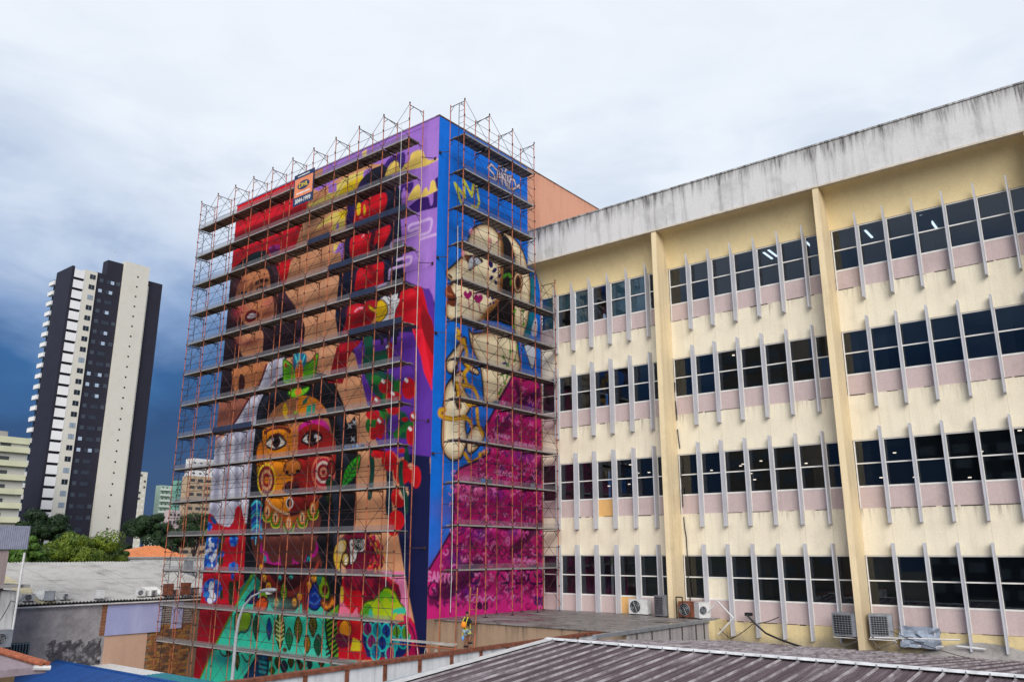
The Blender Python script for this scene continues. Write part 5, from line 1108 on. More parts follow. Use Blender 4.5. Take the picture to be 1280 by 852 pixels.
for x, y, lab, c_ in bk:
    w = onX(x, y, -26.2); zl = min([21.25-2*k for k in range(12)], key=lambda z: abs(z-w.z)); 
    m_ = MB().tube((0, 0, .002), (0, 0, .26), .12, 10, 0, .14); P = [(.14*math.cos(a), 0, .26+.12*math.sin(a)) for a in np.linspace(0, math.pi, 7)]
    t = thing('bucket', lab, 'bucket', (w.x, w.y, zl)); m_.build('pail', plain('pail_plastic', c_), t); MB().path(P, .008, 4).build('handle', M['steel'], t)
for k, (x, c_) in enumerate(((433, (.03, .15, .45)), (437, (.1, .12, .2)), (442, (.02, .10, .35)), (447, (.15, .3, .5)), (453, (.03, .05, .2)), (459, (.4, .1, .1)))):
    w = onY(x, 558, 26.9); t = thing('paint_can', ('blue paint can, leftmost of the row on the deck below the small black sign', 'dark paint can second from the left in the row on the deck', 'deep blue paint can third in the row on the deck', 'light blue paint can fourth in the row on the deck', 'navy paint can fifth in the row on the deck', 'red paint can at the right end of the row on the deck')[k], 'paint can', (w.x, 26.9, 5.0))
    MB().tube((0, 0, .002), (0, 0, .22), .10, 9).build('can', plain('can_paint', c_), t); MB().tube((0, 0, .221), (0, 0, .235), .105, 9).build('lid', M['steel'], t)
ld = thing('ladder', 'short rusty ladder leaning on the podium edge under the worker', 'ladder', (-24.72, 28.2, GZ))
for s_ in (-.2, .2): MB().tube((s_, -.35, 0), (s_, .12, 6.5), .028, 6).build('rail', M['pole'], ld)
for k in range(20): z = .3+k*.31; MB().tube((-.2, -.35+.47*z/6.5, z), (.2, -.35+.47*z/6.5, z), .016, 5).build('rung', M['pole'], ld)

# ------------------------------------------------ the climber
def skin(name, verts, edges, radii, mat, parent, sub=2, root=0):
    me = bpy.data.meshes.new(name); me.from_pydata([Vector(v) for v in verts], edges, []); o = bpy.data.objects.new(name, me); col.objects.link(o)
    sm = o.modifiers.new('skin', 'SKIN'); sm.use_smooth_shade = True
    for i, r in enumerate(radii): me.skin_vertices[0].data[i].radius = (r, r) if not isinstance(r, tuple) else r
    me.skin_vertices[0].data[root].use_root = True
    ss_ = o.modifiers.new('sub', 'SUBSURF'); ss_.levels = ss_.render_levels = sub
    dg = bpy.context.evaluated_depsgraph_get(); m2 = bpy.data.meshes.new_from_object(o.evaluated_get(dg)); bpy.data.objects.remove(o)
    m2.materials.clear(); m2.materials.append(mat); return put(name, m2, parent)
skinm = plain('tanned_skin', (.20, .10, .06), .6); shirt = plain('black_shirt', (.02, .02, .024), .9); shorts = plain('patterned_shorts', (.30, .42, .50), .9, var=.5, scale=9); blue = plain('light_blue_cloth', (.16, .36, .72), .8)
pr = thing('person', 'worker in black shirt with orange backpack and yellow harness climbing the ladder', 'person', (-24.72, 27.85, -3.98))
# local frame: faces +y (the wall); feet on rungs
V = [(0, 0, .92), (0, -.02, 1.12), (0, -.01, 1.36), (0, .0, 1.47), (0, .03, 1.55), (0, .05, 1.66), (0, .05, 1.74),
     (-.19, .0, 1.40), (-.27, .12, 1.18), (-.22, .30, 1.36), (-.20, .34, 1.42),
     (.19, .0, 1.40), (.29, .10, 1.20), (.21, .28, 1.30), (.20, .33, 1.36),
     (-.10, .01, .86), (-.13, .12, .52), (-.12, -.02, .12), (-.12, .14, .06),
     (.10, .01, .86), (.16, .18, .62), (.14, .02, .30), (.14, .17, .25)]
E_ = [(0, 1), (1, 2), (2, 3), (3, 4), (4, 5), (5, 6), (2, 7), (7, 8), (8, 9), (9, 10), (2, 11), (11, 12), (12, 13), (13, 14), (0, 15), (15, 16), (16, 17), (17, 18), (0, 19), (19, 20), (20, 21), (21, 22)]
Rr = [.13, .12, .15, .065, .075, .095, .07, .065, .048, .036, .03, .065, .048, .036, .03, .09, .062, .042, .035, .09, .062, .042, .035]
pr.scale = (.84, .84, .82)
skin('body', V, E_, Rr, skinm, pr)
skin('shirt', [(0, 0, .93), (0, -.02, 1.12), (0, -.01, 1.36), (0, .0, 1.45), (-.19, .0, 1.40), (-.26, .10, 1.22), (.19, .0, 1.40), (.28, .09, 1.23)], [(0, 1), (1, 2), (2, 3), (2, 4), (4, 5), (2, 6), (6, 7)], [.145, .14, .17, .08, .08, .065, .08, .065], shirt, pr)
skin('shorts', [(0, 0, .94), (-.10, .01, .84), (-.13, .11, .55), (.10, .01, .84), (.155, .16, .64)], [(0, 1), (1, 2), (0, 3), (3, 4)], [.155, .115, .09, .115, .09], shorts, pr)
skin('backpack', [(0, -.20, .98), (0, -.25, 1.15), (0, -.22, 1.34)], [(0, 1), (1, 2)], [(.15, .11), (.19, .13), (.12, .09)], plain('orange_backpack_cloth', (.85, .25, .02), .6, var=.1), pr)
q = MB(); yl = plain('yellow_strap', (.75, .70, .05), .6)
for s_ in (-1, 1):
    q.path([(s_*.10, -.17, .95), (s_*.13, -.17, 1.3), (s_*.11, -.04, 1.53), (s_*.12, .16, 1.3), (s_*.12, .15, .95)], .016, 5)
    P = [(s_*.13+.12*math.cos(a), .10+.12*math.sin(a), .72) for a in np.linspace(0, 2*math.pi, 11)]; q.path(P, .016, 5)
P = [(.17*math.cos(a), .17*math.sin(a), .93) for a in np.linspace(0, 2*math.pi, 13)]; q.path(P, .018, 5); q.path([(.17, 0, .9), (.28, .0, .78), (.2, -.1, .68)], .014, 5); q.path([(-.17, 0, .9), (-.26, -.05, .62), (-.14, -.1, .6)], .014, 5)
q.build('harness', yl, pr)
skin('hair', [(0, .03, 1.70), (0, .01, 1.76), (0, .06, 1.80)], [(0, 1), (1, 2)], [.098, .098, .08], plain('dark_hair', (.015, .012, .012), .8), pr)
for s_, (hx, hy, hz) in ((-1, (-.20, .35, 1.43)), (1, (.20, .34, 1.37))):
    for k in range(4): skin('finger', [(hx-s_*.0+(k-1.5)*.02, hy, hz), (hx+(k-1.5)*.022, hy+.045, hz+.03), (hx+(k-1.5)*.022, hy+.075, hz+.0)], [(0, 1), (1, 2)], [.011, .010, .008], skinm, pr, 1)
    skin('thumb', [(hx-s_*.02, hy, hz-.01), (hx-s_*.05, hy+.04, hz-.015), (hx-s_*.04, hy+.07, hz-.02)], [(0, 1), (1, 2)], [.013, .011, .009], skinm, pr, 1)
skin('rag', [(-.12, -.14, .60), (-.10, -.16, .46), (-.13, -.15, .34)], [(0, 1), (1, 2)], [.06, .08, .05], blue, pr, 1)
for s_, (x, y, z) in ((0, (-.12, .1, .03)), (1, (.14, .13, .22))): MB().box(x-.05, x+.05, y-.14, y+.13, z-.035, z+.05).build('shoe', shirt, pr)

# ------------------------------------------------ street lamp
lp = thing('street_lamp', 'slender grey street lamp with curved arm before the teal part of the mural', 'street lamp', (-33.15, 22.0, GZ))
P = [(0, 0, 0), (0, 0, 3.2), (.02, 0, 4.4), (.12, 0, 5.1), (.42, 0, 5.7), (.95, 0, 6.12), (1.65, 0, 6.34)]
q = MB()
for k, (a, b) in enumerate(zip(P, P[1:])): q.tube(a, b, .085-.008*k, 8, 0, .085-.008*(k+1))
q.build('pole', plain('galvanised_lamp_pole', (.42, .45, .48), .5, .3), lp)
q = MB(); n = 10; rings = []
prof_ = [(1.5, .03), (1.62, .10), (1.95, .17), (2.35, .19), (2.62, .13), (2.72, .02)]
for (x, r_) in prof_:
    rings.append([(x, r_*math.cos(a)*.95, 6.37+.06*(x-1.5)+r_*.62*math.sin(a)*(1 if math.sin(a) > 0 else .8)) for a in np.linspace(0, 2*math.pi, n, endpoint=False)])
q.add(sum(rings, []), [(i*n+k, i*n+(k+1) % n, (i+1)*n+(k+1) % n, (i+1)*n+k) for i in range(len(rings)-1) for k in range(n)])
q.build('lamp_head', plain('grey_lamp_housing', (.27, .27, .29), .5, .2), lp)
MB().tube((2.2, 0, 6.26), (2.2, 0, 6.36), .13, 10, 0, .16).build('lens', plain('milky_lens', (.6, .6, .58), .3), lp)

# ================================================================== neighbouring sheds on the left
LX = -50.0
sh = thing('shed_row', 'long shed with an unplastered side wall under a pale corrugated roof, left of the mural', 'shed', (-58, 24, GZ))
plas_ = painted_wall('grey_cement_render', (.42, .39, .41), (.16, .15, .155), .5, blot=.7, seed=20, freq=1.5)
y0, y1 = 17.5, 33.5; ze_ = -2.9
g = N('mouldy_render'); p = g.pos(); g.bump(g.noise(p, 6, 6, .7), .8, .05); mould = g.set(g.mix(g.rng(g.noise(p, 1.4, 7, .7), .5, .62), (.085, .08, .09), (.42, .40, .42)), .95)
g = N('cement_render_rough'); p = g.pos(); n_a = g.noise(p, 1.1, 7, .7); g.bump(g.noise(p, 3.5, 8, .75), 1.0, .08); plas = g.set(g.mix(g.rng(n_a, .35, .65), (.27, .25, .26), (.43, .40, .41)), .95)
PB().box(LX-.6, LX+.1, y0-1, y1-.1, ze_-.02, ze_+.10).part('eave_gap_shade', M['black'], sh)  # black box stands in for the shade in the gap under the roof sheets
PB().box(LX-.2, LX, y0, 24.4, GZ, ze_).part('rendered_wall', plas, sh)
g = N('rough_render_light'); 
q = PB(); gr_ = 12
def lump(ya, yb, za, zb, d, seed, m, name, lab=None):
    r = random.Random(seed); ny, nz = int((yb-ya)/.25)+1, int((zb-za)/.25)+1; vs = []
    for j in range(nz+1):
        for i in range(ny+1):
            e0 = 0 if 0 < i < ny and 0 < j < nz else 1
            vs.append((LX+.003+(0 if e0 else r.uniform(.0, d)), ya+(yb-ya)*i/ny+(r.uniform(-.1, .1) if e0 else 0), za+(zb-za)*j/nz+(r.uniform(-.08, .08) if e0 else 0)))
    PB().add(vs, [(j*(ny+1)+i, j*(ny+1)+i+1, (j+1)*(ny+1)+i+1, (j+1)*(ny+1)+i) for j in range(nz) for i in range(ny)]).part(name, m, sh, label=lab)
lump(17.6, 24.3, -6.2, -3.0, .018, 1, plas, 'rough_render')
lump(21.2, 24.3, -6.3, -4.75, .07, 2, mould, 'mould_patch', 'blackened lower patch of render')
pinkr = painted_wall('peach_render', (.58, .38, .28), (.38, .24, .18), .25, seed=22)
PB().box(LX-.2, LX+.004, 24.4, 27.0, GZ, ze_).part('peach_wall', pinkr, sh)
# brick part: real bricks
PB().box(LX-.2, LX-.03, 27.0, y1, GZ, ze_).part('brick_backing', plain('mortar', (.22, .17, .12)), sh)
brm = [plain('ochre_brick', (.34, .17, .055), .9, var=.4, scale=6), plain('red_brick', (.27, .11, .05), .9, var=.4, scale=6), plain('dark_brick', (.13, .075, .045), .9, var=.4, scale=6)]
bmesh_ = [MB().box(0, .03, 0, .36, 0, .155).mesh('brick', m) for m in brm]
r = random.Random(11); zz = -7.6; row = 0; nb = 0
while zz < -4.35:
    yy = 27.0+(.2 if row % 2 else 0)
    while yy < 29.6 and nb < 290:
        o = mpart('brick', bmesh_[r.choice((0, 0, 1, 1, 2))], sh); o.location = Vector(o.location)+Vector((LX-.03+r.uniform(-.005, .012), yy, zz)); yy += .385; nb += 1
    zz += .175; row += 1
slat = MB().box(0, .05, 0, 3.0, 0, .07).mesh('slat', plain('weathered_slat', (.33, .30, .29), .8))
zz = -4.3
while zz < -3.05: o = mpart('slat', slat, sh); o.location = Vector(o.location)+Vector((LX-.02, 27.0, zz)); zz += .14
for yb in (24.05,):
    zz = -4.7
    while zz < -3.0: o = mpart('brick', bmesh_[1], sh); o.location = Vector(o.location)+Vector((LX-.012, yb, zz)); zz += .175
lil = painted_wall('lilac_painted_sheet', (.36, .38, .62), (.60, .62, .80), .5, seed=23, freq=1.2, blot=.2)
PB().box(LX+.03, LX+.09, 24.35, 27.75, -4.72, -3.02).part('wall_panel', lil, sh, label='large lilac-blue metal sheet')
PB().box(LX+.03, LX+.09, 28.45, 29.15, -4.6, -3.02).part('wall_panel', lil, sh, label='narrow lilac metal sheet')
# grille window
PB().box(LX-.19, LX+.08, 19.0, 20.3, -6.3, -4.75).part('window_opening', M['black'], sh)
q = PB(); 
for k in range(9): q.tube((LX+.12, 19.05+k*.15, -6.3), (LX+.12, 19.05+k*.15, -4.75), .022, 4)
for z in (-6.25, -5.5, -4.8): q.tube((LX+.12, 18.98, z), (LX+.12, 20.32, z), .022, 4)
q.part('window_grille', plain('pale_blue_grille', (.24, .36, .42), .6), sh)
# roof of corrugated sheets
rf = painted_wall('dull_fibre_cement', (.38, .37, .36), (.17, .165, .16), .5, blot=.7, seed=60, freq=1.6); rfw = plain('new_roof_sheet', (.62, .62, .60), .8); rfy = plain('yellowed_roof_sheet', (.42, .38, .26), .9)
def corr(Ln, w, amp=.045, n=5):
    m_ = MB(); vs = []
    for i in range(n*4+1):
        x = w*i/(n*4); z = amp*math.sin(2*math.pi*i/4); vs += [(0, x, z), (-Ln, x, z)]
    m_.add(vs, [(2*i, 2*i+1, 2*i+3, 2*i+2) for i in range(n*4)]); return m_
cA = corr(6.2, 1.0).mesh('corrugated_sheet', rf); cB = corr(6.2, 1.0).mesh('corrugated_sheet', rfy); cC = corr(2.4, .9).mesh('corrugated_sheet', rfw)
r = random.Random(2); an = math.atan(.17)
for i in range(17):
    for j in range(2):
        o = mpart('roof_sheet', cB if i in (4,) else cA, sh); o.location = Vector(o.location)+Vector((LX+.25-j*5.95, y0-1.0+i*.98, ze_+.16+j*5.95*.17+j*.02+r.uniform(-.01, .01))); o.rotation_euler = (0, an, 0)
for yy in (20.6, 27.2): o = mpart('roof_sheet', cC, sh, label='newer white roof sheet'); o.location = Vector(o.location)+Vector((LX-.3, yy, ze_+.33)); o.rotation_euler = (0, an, R_(-12))
q = PB(); yy = y0-1
while yy < y1-1: q.box(LX+.2, LX+.28, yy, yy+1.9, ze_-.05, ze_+.03); yy += 1.92
q.part('eave_board', M['whitemetal'], sh)
PB().box(-62, LX-.25, y0-.5, y1, ze_-.1, ze_+.0).part('ceiling', M['grime'], sh)
PB().box(-62.2, -62, y0-.5, y1, GZ, ze_+2.0).part('back_wall', plas, sh)
for k, (px, w, h, kd) in enumerate(((36, .7, .55, 'white'), (61, .65, .75, 'grey'), (82, .75, .5, 'white'), (121, .65, .65, 'white'), (175, .6, .65, 'white'), (191, .65, .5, 'white'), (207, .75, 1.0, 'rusty'), (218, .5, .5, 'white'), (229, .75, 1.05, 'rusty'), (242, .8, .6, 'grey'))):
    w_ = onX(px, 752, LX-.1)
    ac_unit((LX-.05, w_.y, ze_+.26), ('white air conditioner at the far left end of the shed roof edge', 'dark grey air conditioner on the shed roof edge, second from the left', 'squat white air conditioner third along the shed roof edge', 'white air conditioner above the left corner of the lilac sheet', 'white air conditioner above the middle right of the lilac sheet', 'low white air conditioner above the right end of the lilac sheet', 'tall brown air conditioner on the shed roof edge, first behind the scaffolding', 'little white air conditioner between the two tall brown ones', 'second tall brown air conditioner on the shed roof edge', 'grey air conditioner on the roof edge touching the mural edge')[k], w*.75, h*.72, .4, R_(90)+R_((0, 150, 10, 170, -10, 20, 165, 5, 160, 10)[k]), kd)
# blue roof and strips in the yard
g = N('blue_roof_sheet'); p = g.pos(); f = g.noise(g.map(p, (4, .4, 1)), 1, 5, .6); g.set(g.mix(g.rng(f, .3, .7), (.004, .045, .20), (.008, .075, .29)), .45, .0, .4); BLU = g.m
br = thing('blue_roof_shed', 'yard shed with a bright blue metal gable roof below the unplastered wall', 'shed', (-43, 20.5, GZ))
RYb, RZb = 21.75, -5.85
bs = MB(); L_ = 4.6
for k in range(4):
    x = k*.25; bs.add([(x, 0, 0), (x+.17, 0, 0), (x+.19, 0, .03), (x+.23, 0, .03), (x+.25, 0, 0), (x, L_, 0), (x+.17, L_, 0), (x+.19, L_, .03), (x+.23, L_, .03), (x+.25, L_, 0)], [(i, i+1, i+6, i+5) for i in range(4)])
bs = bs.mesh('blue_sheet', BLU); ab = math.atan(.28)
bfar = MB()
for k in range(4):
    x = k*.25; bfar.add([(x, 0, 0), (x+.17, 0, 0), (x+.19, 0, .03), (x+.23, 0, .03), (x+.25, 0, 0), (x, 1.5, 0), (x+.17, 1.5, 0), (x+.19, 1.5, .03), (x+.23, 1.5, .03), (x+.25, 1.5, 0)], [(i, i+1, i+6, i+5) for i in range(4)])
bfar = bfar.mesh('blue_sheet_far', BLU)
for i in range(16):
    o = mpart('roof_sheet', bs, br); o.location = Vector(o.location)+Vector((-49.9+i*.995, RYb-L_*math.cos(ab), RZb-L_*math.sin(ab))); o.rotation_euler = (ab, 0, 0)
    o = mpart('roof_sheet', bfar, br); o.location = Vector(o.location)+Vector((-49.9+i*.995, RYb, RZb)); o.rotation_euler = (-ab, 0, 0)
PB().box(-49.9, -34.1, RYb-4.2, RYb+1.2, GZ, RZb-1.4).part('wall', plas, br)
PB().tube((-49.9, RYb, RZb+.02), (-34, RYb, RZb+.02), .07, 6).part('ridge', BLU, br)
st = thing('lean_to', 'narrow corrugated lean-to, white then teal, between the wall and the blue roof', 'lean-to', (-44, 23.8, GZ))
cs = corr(1.0, 1.9, .02, 8).mesh('strip_sheet', [M['whitemetal']]); ct = corr(1.0, 1.9, .02, 8).mesh('strip_sheet_teal', [plain('teal_sheet', (.02, .19, .24), .6)])
for i in range(13):
    o = mpart('roof_sheet', cs if i < 6 else ct, st, label=None); o.location = Vector(o.location)+Vector((-49.0+i*1.0, 23.05, -6.3)); o.rotation_euler = (0, 0, 0)
PB().box(-49.9, -37, 24.85, 24.95, GZ, -6.36).box(-49.9, -37, 23.1, 23.2, GZ, -6.36).part('wall', M['concrete'], st)
# near house corner with clay tile roof, bottom left
nh = thing('tiled_house', 'corner of a cream house with a red clay tile roof at the bottom left edge', 'house', (-31, 8, GZ))
tile = plain('red_clay_tile', (.36, .11, .055), .85, var=.45, scale=7)
E1 = onY(54, 829, 13.0); E0 = onY(-60, 795, 13.0); dv = (E1-E0); ln_ = dv.length; dn = dv.normalized()
tm = MB().tube((0, 0, 0), (.44, 0, 0), .09, 7, 0, .08, caps=True).mesh('roof_tile', tile)
for row in range(2):
    n_t = int(ln_/.38)
    for k in range(n_t+1):
        p_ = E0+dn*(k*.38); o = mpart('roof_tile', tm, nh); o.location = Vector(o.location)+Vector((p_.x, p_.y-row*.21+.1, p_.z+(row % 2)*.02)); o.rotation_euler = (0, -math.atan2(dn.z, dn.x)-.03, 0)
q = PB(); q.add([E0+Vector((0, .12, -.08)), E1+Vector((0, .12, -.08)), E1+Vector((0, -5, -.08)), E0+Vector((0, -5, -.08)), E0+Vector((0, .12, -.3)), E1+Vector((0, .12, -.3)), E1+Vector((0, -5, -.3)), E0+Vector((0, -5, -.3))], [(0, 1, 2, 3), (7, 6, 5, 4), (0, 4, 5, 1), (1, 5, 6, 2), (2, 6, 7, 3), (3, 7, 4, 0)])
q.part('roof_slab', plain('lilac_fascia', (.30, .24, .27), .8), nh)
Wc = onY(19, 842, 12.6)
PB().box(E0.x, Wc.x, 8, 12.6, GZ, E1.z-.1).part('wall', plain('cream_house_wall', (.70, .52, .32), .8), nh)
PB().tube(E1+Vector((.02, -.3, -.1)), E1+Vector((.12, .2, -.14)), .08, 8).part('gutter_end', M['whitemetal'], nh)
# grey hut with fibre-cement fascia, left edge, and its pole
ht = thing('grey_hut', 'tall stained hut with a blue-grey corrugated fascia at the left edge', 'hut', (-48, 15, GZ))
fas = corr(0.01, 1.0).mesh('x', rf)
fm = MB(); 
for i in range(40): fm.box(-.02, .02, i*.1+.008, i*.1+.092, 0, 1.18)
PB().box(-49.5, -47.02, 14.2, 18.35, .17, 1.34).part('fascia_core', M['steel'], ht)
fo = mpart('fascia', fm.mesh('fascia', plain('blue_grey_cladding', (.30, .32, .42), .8, var=.2)), ht); fo.location = Vector(fo.location)+Vector((-47.0, 14.3, .16))
PB().box(-49.5, -47.1, 14.2, 17.5, GZ, .15).part('wall', painted_wall('mauve_stained_render', (.34, .27, .27), (.12, .1, .1), .7, seed=31, blot=.6), ht)
PB().box(-49.5, -46.7, 14.2, 18.6, -1.75, -1.6).part('ledge', M['concrete'], ht)
PB().box(-49.4, -47.0, 17.4, 18.1, -4.4, -1.9).part('lower_wall', M['capwall'], ht)
PB().box(-47.0, -46.6, 14.4, 16.8, -4.6, -1.8).part('porch_wall', M['concrete'], ht)
A = onX(31, 690, -46.6); B = onX(13, 803, -46.6); q = MB().tube(B, A, .06, 8); tag(q.build('utility_pole', M['whitemetal']), 'leaning pale metal pipe pole beside the grey hut', 'pole')
w_ = onX(4, 798, -46.4); ac_unit((w_.x, w_.y, w_.z-.45), 'old black-fronted air conditioner at the foot of the grey hut', .8, .85, .5, R_(90), 'grey')
cable('cable', [onX(0, 775, -46.2), onX(14, 750, -46.2), onX(34, 742, -49)], .02, M['black'], 'black cable sagging from the grey hut to the shed', sag=.06)

# buildings and walls behind the shed
wb = thing('white_warehouse', 'old white hall with a low curved roofline behind the pale corrugated roof', 'warehouse', (-80, 40, GZ))
A = onX(148, 699, -82); B = onX(252, 705, -82)
PB().box(-92, -82, A.y, B.y+8, GZ, onX(150, 698, -82).z).part('wall', painted_wall('white_hall_wall', (.60, .60, .59), (.24, .24, .24), .7, seed=33, blot=.5, freq=1), wb)
PB().box(-92.1, -81.9, A.y-.1, B.y+8.1, onX(150, 698, -82).z, onX(150, 698, -82).z+.15).part('coping', M['concrete'], wb)
C0 = onX(150, 716, -76); C1 = onX(208, 716, -76); q = PB(); n_ = 10; zb_ = C0.z-.5
arc = [(C0.y+(C1.y-C0.y)*t, zb_+1.3*math.sin(math.pi*min(1, t*1.0))**.6) for t in np.linspace(0, 1, n_+1)]
q.prism([(C0.y, GZ)]+arc+[(C1.y, GZ)], 'x', -80, -76); q.part('curved_gable', painted_wall('white_gable_render', (.66, .66, .66), (.2, .2, .2), .6, seed=34, blot=.7, freq=.8), wb)
w1 = onX(165, 731, -70); w2 = onX(262, 731, -70)
PB().box(-70.3, -70, w1.y, w2.y+4, GZ, onX(210, 712, -70).z).part('side_wall', M['capwall'], wb)
PB().box(-69.9, -69.5, w1.y+4.5, w1.y+5.2, -2.5, onX(210, 700, -70).z).part('grey_hatch', M['steel'], wb)
PB().box(-75.9, -70.2, w1.y, w2.y+3, onX(210, 716, -70).z-.3, onX(210, 716, -70).z-.1).part('flat_roof', M['concrete'], wb)
# orange hip roof house
oh = thing('tiled_house', 'house with a bright orange clay hip roof in front of the dark trees', 'house', (-100, 56, GZ))
HX = -104; a0 = onX(148, 697, HX); a1 = onX(236, 697, HX); pk = onX(184, 683, HX-5); zz_ = a0.z
tl = painted_wall('orange_clay_roof', (.60, .22, .09), (.36, .13, .06), .6, seed=40, freq=1.2, blot=.6)
PB().add([(HX, a0.y, zz_), (HX, a1.y, zz_), (HX-10, a1.y, zz_), (HX-10, a0.y, zz_), (HX-5, pk.y-.3, pk.z+.1), (HX-5, pk.y+1.5, pk.z+.1)], [(0, 1, 5, 4), (1, 2, 5), (2, 3, 4, 5), (3, 0, 4)]).part('roof', tl, oh)
q = PB(); ny = int((a1.y-a0.y)/.5)
for i in range(ny):
    y = a0.y+.25+i*.5; t0 = (y-a0.y)/(pk.y-.3-a0.y) if y < pk.y-.3 else ((a1.y-y)/(a1.y-pk.y-1.5) if y > pk.y+1.5 else 1); t0 = min(1, t0)
    q.tube((HX+.02, y, zz_+.03), (HX-5*t0, y, zz_+(pk.z+.1-zz_)*t0+.03), .1, 5)
q.part('tile_row', tl, oh)
PB().box(HX-9.6, HX-.4, a0.y+.4, a1.y-.4, GZ, zz_-.02).part('wall', M['whitepaint'], oh)
# telephone wires
for k, (ya, yb) in enumerate(((709, 711), (714, 716), (719, 719))): cable('wire', [onX(60, ya, -66), onX(160, yb, -66)], .025, M['black'], ('topmost of the wires in front of the light green tree', 'middle wire in front of the light green tree', 'lowest wire in front of the light green tree')[k], 'wire', sag=.005)

# ================================================================== trees
def tree(name, label, x, y, h, r, c1, c2, n=5200, seed=1, group=None, leaf=.3, flat=1.45, trunk=.3):
    rg = np.random.default_rng(seed); t = thing(name, label, 'tree', (x, y, GZ), 0, group)
    cl = []
    for k in range(44):
        a = rg.uniform(0, 6.28); rr0 = r*math.sqrt(rg.uniform(0, 1))*.88; zz = h-r*flat*(.95-(1-(rr0/r)**2)**.5*rg.uniform(.35, .95)); cl.append((rr0*math.cos(a), rr0*math.sin(a), zz, r*rg.uniform(.14, .36)))
    cl = np.array(cl); i = rg.integers(0, len(cl), n); d = rg.normal(size=(n, 3)); d /= np.linalg.norm(d, axis=1)[:, None]; d[:, 2] *= .75
    p = cl[i, :3]+d*(cl[i, 3]*rg.uniform(.72, 1.08, n))[:, None]
    u = rg.normal(size=(n, 3)); u -= (u*d).sum(1)[:, None]*d*.6; u /= np.linalg.norm(u, axis=1)[:, None]; v = np.cross(d, u); s_ = (leaf*rg.uniform(.6, 1.4, n))[:, None]
    co = np.stack([p-u*s_, p-v*s_*.45, p+u*s_, p+v*s_*.45], 1).reshape(-1, 3)
    me = bpy.data.meshes.new('crown'); me.vertices.add(n*4); me.vertices.foreach_set('co', co.astype(np.float32).ravel()); me.loops.add(n*4); me.polygons.add(n)
    me.loops.foreach_set('vertex_index', np.arange(n*4, dtype=np.int32)); me.polygons.foreach_set('loop_start', np.arange(0, n*4, 4, dtype=np.int32)); me.update(calc_edges=True)
    g = N('foliage'); f = g.noise(g.pos(), .9, 3, .6); f2 = g.new('ShaderNodeNewGeometry').outputs['Random Per Island']
    cc = g.mix(g.rng(f, .35, .65), c1, c2); vm = g.new('ShaderNodeVectorMath', operation='SCALE'); g.ln(cc, vm.inputs[0]); g.ln(g.rng(f2, 0, 1, .6, 1.35), vm.inputs[3])
    g.set(vm.outputs[0], .6, 0, .25); me.materials.append(g.m); put('crown', me, t)
    q = MB(); q.tube((0, 0, 0), (.1, .1, h*.55), trunk, 8, 0, trunk*.6)
    for c in cl[:7]: q.tube((.1, .1, h*.45), tuple(c[:3]), trunk*.45, 5, 0, trunk*.12)
    q.build('trunk', M['brace'], t); return t
def px_tree(px, topy, X, rpx, *a, **k):
    w = onX(px, topy, X); d_ = w.length; r = rpx*d_/FPX*1.02; return w, r
LG1, LG2, DG1, DG2 = (.14, .19, .014), (.045, .09, .010), (.022, .05, .014), (.010, .026, .010)
for (px, ty, X, rp, c1, c2, lab, n, lf) in (
    (106, 671, -76, 50, LG1, LG2, 'bright green spreading tree behind the pale shed roof', 9000, .24), (68, 688, -74, 26, LG1, LG2, 'lower light green tree left of the bright spreading one', 4500, .24), (30, 678, -72, 26, (.07, .15, .02), LG2, 'mid green tree beside the blue-grey fascia', 4500, .24), (140, 688, -80, 20, LG2, DG1, 'small olive green tree at the right end of the bright tree', 3000, .24),
    (58, 645, -120, 28, DG1, DG2, 'dark tree rising behind the bright green one at the foot of the black tower', 6500, .32), (25, 660, -118, 22, DG1, DG2, 'dark tree behind the hut fascia under the pale yellow block', 3500, .32),
    (187, 650, -150, 27, DG1, DG2, 'large round dark tree right of the tower foot', 8000, .36), (222, 668, -150, 18, DG1, DG2, 'dark lower tree behind the left scaffold poles', 3600, .36), (246, 650, -140, 24, (.03, .07, .014), DG2, 'dark green tree seen through the scaffolding beside the mural edge', 5500, .34), (262, 664, -110, 9, LG1, LG2, 'small light green bush against the dark tree by the mural edge', 1200, .25), (205, 678, -138, 16, DG1, DG2, 'dark bush behind the orange hip roof', 2500, .34), (160, 684, -150, 12, DG1, DG2, 'small dark bush directly at the base of the black tower side', 1600, .34)):
    w, r_ = px_tree(px, ty-(7 if rp > 15 else 3), X, rp); tree('tree', lab, w.x, w.y, w.z-GZ, r_, c1, c2, n=int(n*2.4), seed=int(px), leaf=lf*.62)
# far wooded skyline
q = MB(); rg = random.Random(3)
vs = []; n_ = 160
for i in range(n_+1):
    a = R_(-78+i*150/n_); h_ = 6+3*rg.random(); d_ = 560+rg.uniform(-20, 20); vs += [(math.sin(a)*d_, math.cos(a)*d_, GZ), (math.sin(a)*d_*1.01, math.cos(a)*d_*1.01, GZ+h_*.8), (math.sin(a)*d_*1.05, math.cos(a)*d_*1.05, GZ+h_), (math.sin(a)*d_*1.1, math.cos(a)*d_*1.1, GZ)]
q.add(vs, [(i*4+j, i*4+4+j, i*4+5+j, i*4+1+j) for i in range(n_) for j in range(3)])
q.build('far_woods', plain('far_tree_green', (.02, .045, .018), .9, var=.5, scale=.05), kind='stuff')

